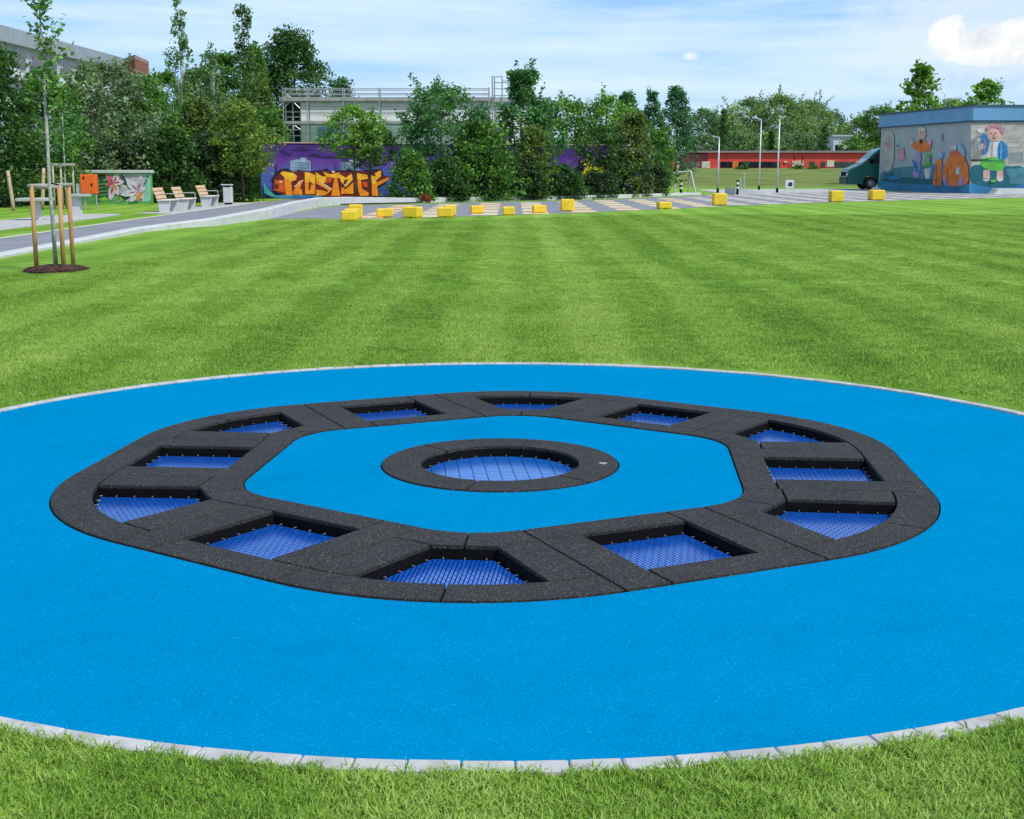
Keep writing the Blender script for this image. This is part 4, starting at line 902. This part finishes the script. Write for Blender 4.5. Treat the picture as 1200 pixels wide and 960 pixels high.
# ------------------------------------------------------------------ red hall, house, mast
RY=170.0
def rx(px): return Q(px,188,RY).x
def rz_(py): return Q(900,py,RY).z
root=empty('red_hall',(rx(940),RY,0)); o0=root.location.copy(); tag(root,'long low red hall with grey roof and a band of dark windows','building')
REDM=plain('red cladding',(.66,.060,.040),.6,.10,.5); REDD=plain('dull red cladding',(.34,.07,.09),.6,.15,.5)
b=MB(); x0,x1=rx(829)-o0.x,rx(1090)-o0.x; b.box(((x0+x1)/2,5,rz_(179)/2),(x1-x0,10,rz_(179))); b.build('wall',REDM,root)
b=MB(); x2=rx(786)-o0.x; b.box(((x0+x2)/2,5.2,rz_(180.2)/2),(x0-x2-.02,10,rz_(180.2))); b.build('side_wall',REDD,root)
b=MB(); b.box(((x2+x1)/2,5,rz_(178.8)+.10),(x1-x2+.6,10.8,.24)); b.build('roof',plain('grey flat roof',(.24,.20,.21),.7,.1,1),root)
WN=m_glass('hall window',(.012,.014,.022)); CRM=pc(225,215,190); OR2=pc(245,125,50)
def rpanel(nm,xa,xb,ya,yb,mat,th=.05):
    a,c=rx(xa)-o0.x,rx(xb)-o0.x; z0,z1=rz_(yb),rz_(ya); b=MB(); b.box(((a+c)/2,-.02-th/2,(z0+z1)/2),(c-a,th,z1-z0)); return b.build(nm,mat,root)
for xa,xb in ((844.5,858),(866,891),(892,914),(949,955),(962,967),(978,1001),(1010,1030),(1040,1075)): rpanel('window',xa,xb,189.6,196.8,WN)
for xa,xb in ((858.5,865),(1003,1009)): rpanel('door',xa,xb,189,197,OR2)
for xa,xb,ya,yb in ((928.5,941.5,188.4,195.6),(969,977.5,188,195.6),(822.5,832,189.3,197)): rpanel('shutter',xa,xb,ya,yb,CRM,.07)
rpanel('lamp',918.5,922.5,189,190.6,CRM,.15); rpanel('plinth',786,1075,197.1,198.6,pc(225,120,70),.06)
for xa,xb,ya,yb,m in ((788,792,190,199,REDM),(797,800,189,197,WN),(803,816,191,197,pc(110,95,105)),(793.5,796,181,198,CRM)): rpanel('window' if m is WN else 'panel',xa,xb,ya,yb,m)
for xa in (930,939): 
    b=MB(); b.tube([(rx(xa)-o0.x,-.5,rz_(189)),(rx(xa)-o0.x,-.5,rz_(182))],.05,6); b.build('vent_pipe',BLACK,root)
p=Q(986,180,176); root=empty('white_house',(p.x,176,1.4)); tag(root,'small white house half hidden by trees above the red hall','building')
z1=Q(986,160,176).z-1.4; b=MB(); b.box((0,3,z1/2),(19/F*176,6,z1)); b.build('wall',plain('white render',(.62,.64,.62),.8,.08,1),root)
b=MB(); b.box((0,3,z1+.1),(19/F*176+.5,6.5,.2)); b.build('roof',ZINC,root); b=MB(); b.box((-.4,-.02,z1*.62),(.9,.06,1.1)); b.build('window',WIN,root)
p=Q(879.5,150,215); root=empty('floodlight_mast',(p.x,215,1.4)); tag(root,'tall thin floodlight mast poking above the far trees','mast')
z1=Q(879.5,115.5,215).z-1.4; b=MB(); b.tube([(0,0,-.1),(0,0,z1)],[.16,.09],8); b.build('pole',ZINC,root); b=MB(); b.box((0,0,z1+.05),(.75,.2,.14)); b.box((-.25,-.1,z1+.25),(.3,.25,.25)); b.box((.25,-.1,z1+.25),(.3,.25,.25)); b.build('lamp_head',ZINC,root)

# ------------------------------------------------------------------ street furniture on the right
def lamp(px,pyb,pyt,arm,lb,d):
    p=Q(px,197,d); root=empty('lamp_post',(p.x,d,0)); tag(root,lb,'lamp post','lamp posts at the plaza edge'); z=Q(px,pyt,d).z
    b=MB(); b.tube([(0,0,.25),(0,0,1.2),(0,0,z)],[.062,.06,.045],10); b.build('pole',STEEL,root,smooth=True)
    b=MB(); b.tube([(0,0,-.05),(0,0,.28)],.085,10); b.build('base_sleeve',BLACK,root)
    b=MB(); L=arm; b.loft([[(0,-.06,z-.03),(0,.06,z-.03),(0,.06,z+.05),(0,-.06,z+.05)],[(L,-.13,z+.10),(L,.13,z+.10),(L,.13,z+.14),(L,-.13,z+.14)]]); b.build('lamp_head',ZINC,root)
lamp(841.8,225,161.5,-.5,'shortest lamp post, standing behind a yellow cube',86)
lamp(890.2,221.6,140.2,-.55,'tall lamp post with its head pointing left, by the ramp',98)
lamp(911.6,224.8,138.6,.45,'tall lamp post with its head pointing right',87)
WHP=plain('white painted steel',(.72,.72,.70),.5,.06,6)
def bollard(px,d,lb,zt0):
    p=Q(px,197,d); root=empty('bollard',(p.x,d,0)); tag(root,lb,'bollard','black and white bollards'); h=Q(px,zt0,d).z
    for k,(a,c,m) in enumerate(((-.05,h*.42,BLACK),(h*.42,h*.56,WHP),(h*.56,h*.70,BLACK),(h*.70,h*.86,WHP),(h*.86,h,BLACK))):
        b=MB(); r=.075; b.tube([(0,0,a),(0,0,c)] if k<4 else [(0,0,a),(0,0,c-.03),(0,0,c)],r if k<4 else [r,r,r*.6],12); b.build('post' if k==0 else 'band',m,root,smooth=False)
bollard(865,80.2,'black and white banded bollard before the concrete ramp',211); bollard(798.5,79,'black and white banded bollard beside the white goal frame',211.6)
for px,pt,pb,d,lb in ((872.6,203,219.5,90,'taller thin silver post behind the ramp'),(868.3,208.5,219.5,91,'shorter thin silver post behind the ramp')):
    p=Q(px,197,d); b=MB(); z=Q(px,pt,d).z; b.tube([(0,0,-.05),(0,0,z-.04),(0,0,z)],[.045,.045,.025],8); o=b.build('slim_post',STEEL); o.location=(p.x,d,0); tag(o,lb,'post')
d=83; p=Q(803,197,d); root=empty('goal_frame',(p.x,d,0)); o0=root.location.copy(); tag(root,'white tubular goal frame with a slanted side by the hedge end','goal')
def gp(x,y,dd=0): return Q(x,y,d+dd)-o0
for nm,a,c in (('crossbar',gp(790,202.8,.6),gp(809.5,200.6)),('goal_post',gp(809.5,200.6),gp(815,226.3)),('goal_post',gp(790,202.8,.6),gp(792,226.5,.6)),('ground_bar',gp(792,226.5,.6),gp(815,226.3)),('side_bar',gp(809.5,200.6),gp(806,226,2.2))):
    b=MB(); b.tube([a,c],.05,8); b.build(nm,WHP,root)
d=88; p=Q(926,197,d); root=empty('info_sign',(p.x,d,0)); tag(root,'small framed sign board with a dark picture on two legs','sign'); 
zb_,zt2=Q(926,220.6,d).z,Q(926,211,d).z; b=MB(); b.box((0,0,(zb_+zt2)/2),(.52,.05,zt2-zb_),0,.01); pl=b.build('board',plain('pale sign board',(.6,.62,.62),.5,.06,4),root)
b=MB(); b.mi=0; c=(zb_+zt2)/2; b.add([(.0+x,-.03,c+z) for x,z in ((-.12,-.14),(.17,-.16),(.19,.08),(.05,.14),(-.1,.05))],[(0,1,2,3,4)]); b.build('picture',pc(35,50,85),pl)
for s in (-1,1): b=MB(); b.tube([(s*.27,0,-.05),(s*.27,0,zt2+.02)],.025,8); b.build('leg',ZINC,root)
b=MB(); rg_=[]; 
for k in range(6):
    t=k/5; r=.36*math.sqrt(max(.02,1-(t*1.0)**2)); rg_.append([(r*1.1*math.cos(2*math.pi*i/10)*(1+.12*math.sin(i*2.1)),r*math.sin(2*math.pi*i/10),.34*t-.02) for i in range(10)])
b.loft(rg_); o=b.build('boulder',plain('pale sandstone',(.55,.50,.40),.9,.2,5,fine=(20,.8,.03)),smooth=True); p=P(1026.5,224.4); o.location=(p.x,p.y,0); tag(o,'pale rounded boulder behind the farthest right yellow cube','boulder')
# ------------------------------------------------------------------ van
VY=99.0; sc_v=.0646*VY/98.8
p=Q(993,197,VY); root=empty('delivery_van',(p.x,VY,0.012)); tag(root,'dark green delivery van with its nose showing left of the mural pavilion','van')
GRN=plain('dark green car paint',(.003,.125,.09),.25,.08,2,spec=.6); NVY=plain('dark blue bumper plastic',(.008,.03,.06),.45,.1,4); GLS=m_glass('van glass',(.02,.028,.035))
prof=[(.10,.40),(.02,.62),(.0,.95),(.03,1.30),(.12,1.44),(.75,1.72),(1.12,1.89),(1.95,2.70),(2.35,2.98),(2.75,3.08),(6.6,3.1),(6.75,2.95),(6.8,.55),(6.7,.42)]
wheels=(1.78,5.3); Wd=2.2
# lower outline with wheel arches
low=[]
for wx_ in wheels[::-1]:
    low+=[(wx_+.56,.42)]+[(wx_+.56*math.cos(a),.48+.56*math.sin(a)) for a in [R(10+16*i) for i in range(11)]]+[(wx_-.56,.42)]
poly=prof+low
def side(y,ins): 
    cx=sum(q[0] for q in poly)/len(poly); return [(x+(ins if x<1 else 0)*.6,y,z-(ins*.25 if z>2 else 0)) for x,z in poly]
b=MB(); from mathutils.geometry import tessellate_polygon
secs=[(0,.10),(.10,.0),(Wd-.10,.0),(Wd,.10)]; n=len(poly); vs=[q for y,i in secs for q in side(y,i)]; fs=[]
for r in range(3):
    for i in range(n): j=(i+1)%n; fs.append((r*n+i,r*n+j,(r+1)*n+j,(r+1)*n+i))
tri=tessellate_polygon([[Vector((x,z,0)) for x,z in poly]]); fs+=[tuple(t) for t in tri]+[tuple(3*n+q for q in t[::-1]) for t in tri]
b.add(vs,fs); bd=b.build('body',GRN,root); 
bm=bmesh.new(); bm.from_mesh(bd.data); bmesh.ops.recalc_face_normals(bm,faces=bm.faces[:]); bm.to_mesh(bd.data); bm.free()
def slab(nm,pts,mat,par=root,y0=-.012,y1=.0,axis=None):
    b=MB(); b.loft([[(x,y0,z) for x,z in pts],[(x,y1+.05,z) for x,z in pts]]); return b.build(nm,mat,par)
slab('side_window',[(1.42,1.95),(2.05,2.60),(2.85,2.62),(2.85,1.92)],GLS,root,-.012)
def front(nm,z0x,z1x,yA,yB,mat,off=.02,par=root):   # panel on the front between two profile points
    (xa,za),(xb,zb2)=z0x,z1x; dx,dz=xb-xa,zb2-za; L=math.hypot(dx,dz); nx,nz=-dz/L*off,dx/L*off
    b=MB(); b.loft([[(xa+nx,yA,za+nz),(xb+nx,yA+.04,zb2+nz),(xb+nx,yB-.04,zb2+nz),(xa+nx,yB,za+nz)],[(xa-nx,yA,za-nz),(xb-nx,yA+.04,zb2-nz),(xb-nx,yB-.04,zb2-nz),(xa-nx,yB,za-nz)]]); return b.build(nm,mat,par)
front('windscreen',(1.16,1.93),(2.3,2.94),.14,Wd-.14,plain('windscreen glass',(.16,.20,.24),.05,.1,1,spec=1.0),.025)
front('hood',(.14,1.46),(1.08,1.86),.12,Wd-.12,GRN,.02)
front('grille',(.005,1.0),(.04,1.30),.35,Wd-.35,BLACK,.025)
front('bumper',(.06,.42),(.0,.92),.0,Wd,NVY,.06)
for ya,yb in ((.02,.34),(Wd-.34,Wd-.02)): front('headlight',(.02,1.06),(.15,1.44),ya,yb,plain('headlight glass',(.55,.6,.65),.1,.05,4,spec=.9),.03)
slab('sill',[(2.4,.44),(2.4,.62),(4.7,.62),(4.7,.44)],NVY,root,-.03)
b=MB(); b.box((1.75,-.16,2.05),(.14,.2,.36),0,.03); b.build('mirror',BLACK,root); b=MB(); b.box((2.7,-.03,1.62),(.2,.04,.05)); b.build('door_handle',BLACK,root)
TYR=plain('tyre rubber',(.012,.012,.012),.85,.2,10); RIM=plain('steel wheel rim',(.42,.43,.44),.4,.1,5,metal=.5)
for wx_ in wheels:
    for y in (.02,Wd-.28):
        w=empty('wheel',(wx_,y,.48)); w.parent=root
        b=MB(); n=24; b.loft([[(r*math.cos(2*math.pi*i/n),yy,r*math.sin(2*math.pi*i/n)) for i in range(n)] for r,yy in ((.30,.0),(.44,.0),(.48,.04),(.48,.22),(.44,.26),(.30,.26))]); b.build('tyre',TYR,w)
        b=MB(); b.loft([[(r*math.cos(2*math.pi*i/n),yy,r*math.sin(2*math.pi*i/n)) for i in range(n)] for r,yy in ((.31,.0),(.31,-.015),(.22,.03),(.20,-.01),(.08,-.01))]); b.build('rim',RIM,w)
# ------------------------------------------------------------------ pavilion with painted walls
PY=84.0; ztp=5.5
c0=Q(1138,197,PY); x_c=c0.x; x_b=Q(1030.5,197,98).x
root=empty('mural_pavilion',(x_c,PY,0)); o0=root.location.copy(); tag(root,'flat roofed pavilion with cartoon style mural walls and a blue roof band','building')
out=[(0,0),(x_b-x_c,14),(x_b-x_c+22,14.5),(22,.5)]
PW=plain('pavilion wall',(.34,.375,.385),.75,.08,.7); zf=ztp-.95
b=MB(); b.prism(out,-.05,zf); b.build('wall',PW,root)
def grow(poly,g): return shrink(poly,-g)
FAS=plain('blue roof band',(.13,.30,.50),.5,.08,.6); b=MB(); b.prism(grow(out,.15),zf+.0,ztp-.12); b.build('roof_band',FAS,root)
b=MB(); b.prism(grow(out,.2),ztp-.12,ztp); b.build('roof_edge',plain('dark teal roof trim',(.045,.09,.12),.6,.1,2),root)
b=MB(); b.prism(grow(out,.16),zf-.08,zf-.003); b.build('band_trim',plain('navy band trim',(.012,.06,.13),.6,.1,2),root)
b=MB(); b.prism(grow(out,.05),-.04,.62); b.build('plinth',plain('blue plinth',(.03,.18,.34),.6,.2,.5),root)
vl=Vector((x_b-x_c,14,0)); nl=Vector((-vl.y,vl.x,0)).normalized(); vr=Vector((22,.5,0)); nr=Vector((vr.y,-vr.x,0)).normalized()
if nl.x>0: nl=-nl
if nr.y>0: nr=-nr
def onplane(nv):
    def fn(px,py,off):
        d=ray(px,py); o=Vector((0,0,H)); p0=o0+nv*(off+.052); t=(p0-o).dot(nv)/d.dot(nv); return o+d*t-o0
    return fn
k=lambda l:[(1030+x/7.06,130+y/7.06) for x,y in l]
GRA,TLW,PNK,ORA,ORB,BLU,WHI,GRE,LIL,SKN,DRK,LBL,SAN,TLD=range(14)
PM=[pc(150,158,162),pc(75,135,150),pc(205,150,160),pc(240,130,50),pc(225,105,70),pc(30,130,190),pc(215,210,205),pc(95,190,75),pc(175,150,195),pc(225,180,165),pc(40,40,50),pc(150,185,215),pc(188,184,172),pc(25,105,115)]
sh=[(TLW,k([(8,505),(130,470),(270,460),(430,440),(560,450),(742,430),(742,622),(8,590)])),(TLD,k([(8,560),(200,545),(450,570),(742,560),(742,624),(8,592)])),
 (SAN,k([(20,200),(95,150),(130,200),(125,420),(90,505),(30,500)])),(PNK,k([(55,260),(90,250),(95,300),(60,310)])),(PNK,k([(150,320),(205,310),(215,400),(165,410)])),
 (ORA,k([(250,240),(285,240),(300,280),(330,230),(385,250),(430,270),(430,330),(350,345),(290,320),(255,280)])),(SKN,k([(325,160),(385,150),(390,225),(345,240),(325,215)])),(WHI,k([(320,150),(350,132),(380,140),(388,165),(325,170)])),(DRK,k(ell(348,253,14,20))),(LIL,k([(295,345),(350,345),(345,430),(330,560),(275,550),(290,450)])),(BLU,k([(268,400),(320,430),(330,520),(300,500)])),(GRE,k([(380,360),(430,350),(425,450),(370,470)])),(WHI,k([(370,480),(430,470),(420,560),(385,565)])),
 (LBL,k([(490,350),(535,345),(530,390),(500,400)])),(ORA,k([(480,405),(520,400),(515,620),(443,612)])),(LBL,k([(645,270),(700,280),(720,390),(680,380),(650,320)])),(WHI,k([(580,285),(640,280),(640,320),(590,325)])),(ORA,k([(560,400),(600,340),(640,325),(690,360),(720,420),(742,470),(742,628),(525,622),(530,480)])),(ORB,k([(580,350),(640,325),(690,360),(640,370)])),(LIL,k([(530,545),(560,560),(590,620),(540,620)])),(LIL,k([(690,520),(700,615),(640,625)])),(WHI,k(ell(655,500,20,32)))]
sh+=[(SAN,k(ell(357,190,6,5))),(DRK,k(ell(346,178,4,4))),(DRK,k(ell(368,178,4,4))),(SAN,k(ell(72,230,22,34))),(GRA,k(ell(64,222,5,6))),(GRA,k(ell(82,222,5,6))),(PNK,k(ell(72,244,12,5))),(SKN,k(ell(268,258,18,22))),(SKN,k(ell(420,262,14,20))),(DRK,k(ell(150,288,6,8))),(ORB,k([(470,430),(478,430),(474,600),(462,600)])),(ORB,k([(560,470),(568,470),(566,610),(556,610)])),(LIL,k([(395,380),(420,378),(416,420),(396,424)])),
 (GRA,k([(512,185),(524,185),(524,250),(512,250)])),(TLD,k([(40,520),(110,508),(118,560),(44,566)])),(BLU,k([(60,545),(120,535),(190,560),(100,575)])),(WHI,k(ell(655,492,8,12)))]
paint('left_mural',root,sh,onplane(nl),PM,.0015,True)
sh=[(SAN,k([(760,105),(1215,92),(1215,470),(760,460)])),(TLD,k([(752,450),(860,445),(1060,460),(1215,450),(1215,632),(752,628)])),(TLW,k([(1050,480),(1215,470),(1215,610),(1090,600)])),(GRA,k([(1060,258),(1188,256),(1188,306),(1062,308)])),(SAN,k([(1070,266),(1180,264),(1180,298),(1072,300)])),
 (GRA,k([(1065,350),(1190,340),(1190,430),(1070,440)])),
 (SKN,k([(865,490),(915,485),(918,560),(862,560)])),(SKN,k([(980,490),(1028,490),(1030,560),(972,560)])),(WHI,k(ell(885,566,26,18))),(WHI,k(ell(1002,566,28,18))),(GRE,k([(845,385),(970,380),(1050,405),(1040,490),(940,500),(835,460)])),(WHI,k([(905,265),(1000,255),(985,385),(890,385)])),(BLU,k([(845,190),(880,185),(918,235),(912,290),(890,365),(850,360),(842,260)])),(BLU,k([(1000,245),(1045,260),(1070,320),(1060,405),(978,405),(980,300)])),(SKN,k([(890,180),(920,135),(985,130),(1010,180),(1000,230),(950,255),(900,230)])),(PNK,k([(880,160),(920,115),(990,105),(1035,140),(1045,190),(1020,205),(1000,165),(940,140),(900,170)])),(WHI,k([(805,150),(850,135),(880,165),(850,190),(815,175)])),(WHI,k([(820,285),(870,265),(885,300),(830,330)])),(DRK,k([(762,402),(905,400),(905,412),(762,416)]))]
for x in range(764,850,12): sh.append((GRA,k([(x,230+abs(x-805)*.8),(x+4,230+abs(x-805)*.8),(x+4,402),(x,402)])))
sh.append((GRA,k([(762,266),(800,215),(850,196),(856,204),(806,224),(768,274)])))
sh+=[(DRK,k(ell(930,186,5,6))),(DRK,k(ell(965,184,5,6))),(ORB,k(ell(948,204,9,7))),(DRK,k([(925,218),(950,226),(975,216),(952,234)])),(PNK,k(ell(905,140,18,16))),(PNK,k(ell(945,118,20,15))),(PNK,k(ell(990,128,20,17))),(PNK,k(ell(1022,165,18,19))),(GRA,k([(938,268),(943,268),(940,382),(935,382)])),(LBL,k([(1008,270),(1014,268),(1012,400),(1004,400)])),(ORB,k([(870,235),(880,240),(872,350),(864,346)])),(GRE,k([(920,575),(960,565),(968,590),(930,592)])),
 (TLD,k([(850,405),(1040,412),(1038,418),(850,411)])),(DRK,k([(862,556),(905,560),(905,566),(862,562)]))]
paint('right_mural',root,sh,onplane(nr),PM,.0015,True)
b=MB(); b.loft([[(1.0,-1.5,-.02),(4.6,-1.5,-.02),(4.6,-.3,-.02),(1.0,-.3,-.02)],[(1.3,-1.4,.30),(4.3,-1.4,.30),(4.3,-.3,.34),(1.3,-.3,.34)]]); o=b.build('entrance_slab',CONC); o.location=(x_c,PY,0); tag(o,'pale concrete entrance slab at the foot of the pavilion front wall','slab')

# ------------------------------------------------------------------ sky, sun, camera
EL,AZ=52,128                                # sun height; azimuth clockwise from the view direction
w=bpy.data.worlds.new('World'); sc.world=w; w.use_nodes=True; nt=w.node_tree
bg=nt.nodes['Background']; sky=N(nt,'ShaderNodeTexSky'); sky.sky_type='NISHITA'; sky.sun_disc=False; sky.sun_elevation=R(EL); sky.sun_rotation=R(AZ); sky.air_density=1.0; sky.dust_density=.6; sky.ozone_density=1.5
tc=N(nt,'ShaderNodeTexCoord'); v=tc.outputs['Generated']
sep=N(nt,'ShaderNodeSeparateXYZ'); nt.links.new(v,sep.inputs[0])
mp=N(nt,'ShaderNodeMapping'); mp.inputs['Scale'].default_value=(2.2,2.2,17); mp.inputs['Rotation'].default_value=(0,R(3),0); nt.links.new(v,mp.inputs[0])
n1=noise(nt,mp.outputs[0],2.1,6,.55); 
mp2=N(nt,'ShaderNodeMapping'); mp2.inputs['Scale'].default_value=(1.2,1.2,30); mp2.inputs['Rotation'].default_value=(0,R(-3),0); nt.links.new(v,mp2.inputs[0]); n2=noise(nt,mp2.outputs[0],1.6,4,.5)
veil=ramp(nt,math_(nt,'ADD',math_(nt,'MULTIPLY',n1,.6),math_(nt,'MULTIPLY',n2,.4)),[(.44,(0,0,0)),(.54,(.55,.55,.55)),(.66,(.95,.95,.95))])
hz_=ramp(nt,sep.outputs[2],[(.0,(1,1,1)),(.25,(.75,.75,.75)),(.7,(0,0,0))])
skyc=mix(nt,1.0,sky.outputs[0],(1.0,1.06,1.16),'MULTIPLY')
low=ramp(nt,sep.outputs[2],[(0,(.42,.61,.87)),(.045,(.33,.56,.90)),(.13,(.20,.44,.86))])
low=mix(nt,1.0,low,(6.5,6.5,6.5),'MULTIPLY')
col=mix(nt,math_(nt,'MULTIPLY',hz_,.85),skyc,low)
col=mix(nt,veil,col,(4.15,5.15,5.95))
# the bright cumulus low on the right
def blob(px,py,sx_,sz_):
    d=ray(px,py).normalized(); s=N(nt,'ShaderNodeVectorMath',operation='SUBTRACT'); s.inputs[1].default_value=d; nt.links.new(v,s.inputs[0])
    m=N(nt,'ShaderNodeVectorMath',operation='MULTIPLY'); m.inputs[1].default_value=(1/sx_,1/sx_,1/sz_); nt.links.new(s.outputs[0],m.inputs[0])
    l=N(nt,'ShaderNodeVectorMath',operation='LENGTH'); nt.links.new(m.outputs[0],l.inputs[0]); return l.outputs['Value']
cn=noise(nt,v,52,8,.62)
ds=[blob(1112,44,.016,.014),blob(1125,58,.022,.0095),blob(1150,56,.022,.012),blob(1185,50,.032,.014),blob(1225,48,.04,.016)]
dm=ds[0]
for q in ds[1:]: dm=math_(nt,'MINIMUM',dm,q)
dd=math_(nt,'ADD',dm,math_(nt,'MULTIPLY',math_(nt,'SUBTRACT',cn,.5),1.3))
cm=ramp(nt,dd,[(.5,(1,1,1)),(.95,(.6,.6,.6)),(1.45,(0,0,0))])
grey=ramp(nt,math_(nt,'ADD',blob(1165,40,.12,.05),math_(nt,'MULTIPLY',math_(nt,'SUBTRACT',cn,.5),.9)),[(.5,(.75,.75,.75)),(1.25,(0,0,0))])
col=mix(nt,grey,col,(4.4,5.05,5.6)); 
sm=ramp(nt,math_(nt,'ADD',blob(809,66,.008,.0042),math_(nt,'MULTIPLY',math_(nt,'SUBTRACT',cn,.5),1.2)),[(.4,(.8,.8,.8)),(1.2,(0,0,0))]); col=mix(nt,sm,col,(5.1,5.6,5.9))
cs=noise(nt,v,30,7,.6); col=mix(nt,cm,col,ramp(nt,cs,[(.36,(.62,.68,.76)),(.56,(1,1,.99))])) if False else mix(nt,cm,col,mix(nt,1.0,ramp(nt,cs,[(.36,(.74,.79,.85)),(.54,(1,1,.99))]),(5.8,5.8,5.8),'MULTIPLY'))
nt.links.new(col,bg.inputs[0]); bg.inputs[1].default_value=.135
sl=bpy.data.lights.new('sun','SUN'); sl.energy=2.7; sl.angle=R(3); sl.color=(1,.955,.89); so=bpy.data.objects.new('sun',sl); COL.objects.link(so)
sd=Vector((math.sin(R(AZ))*math.cos(R(EL)),math.cos(R(AZ))*math.cos(R(EL)),math.sin(R(EL)))); so.rotation_euler=sd.to_track_quat('Z','Y').to_euler(); so.location=sd*60
cam=bpy.data.cameras.new('camera'); cam.sensor_width=36; cam.lens=36*F/1200; cam.clip_end=3000; cam.clip_start=.05
co=bpy.data.objects.new('camera',cam); COL.objects.link(co); co.location=(0,0,H); co.rotation_euler=(math.pi/2-PITCH,0,0); sc.camera=co
sc.view_settings.view_transform='Standard'; sc.view_settings.look='None'; sc.view_settings.gamma=1; sc.view_settings.exposure=.40
sc.cycles.max_bounces=6; sc.cycles.diffuse_bounces=3; sc.cycles.glossy_bounces=2; sc.cycles.transmission_bounces=3; sc.cycles.use_denoising=True
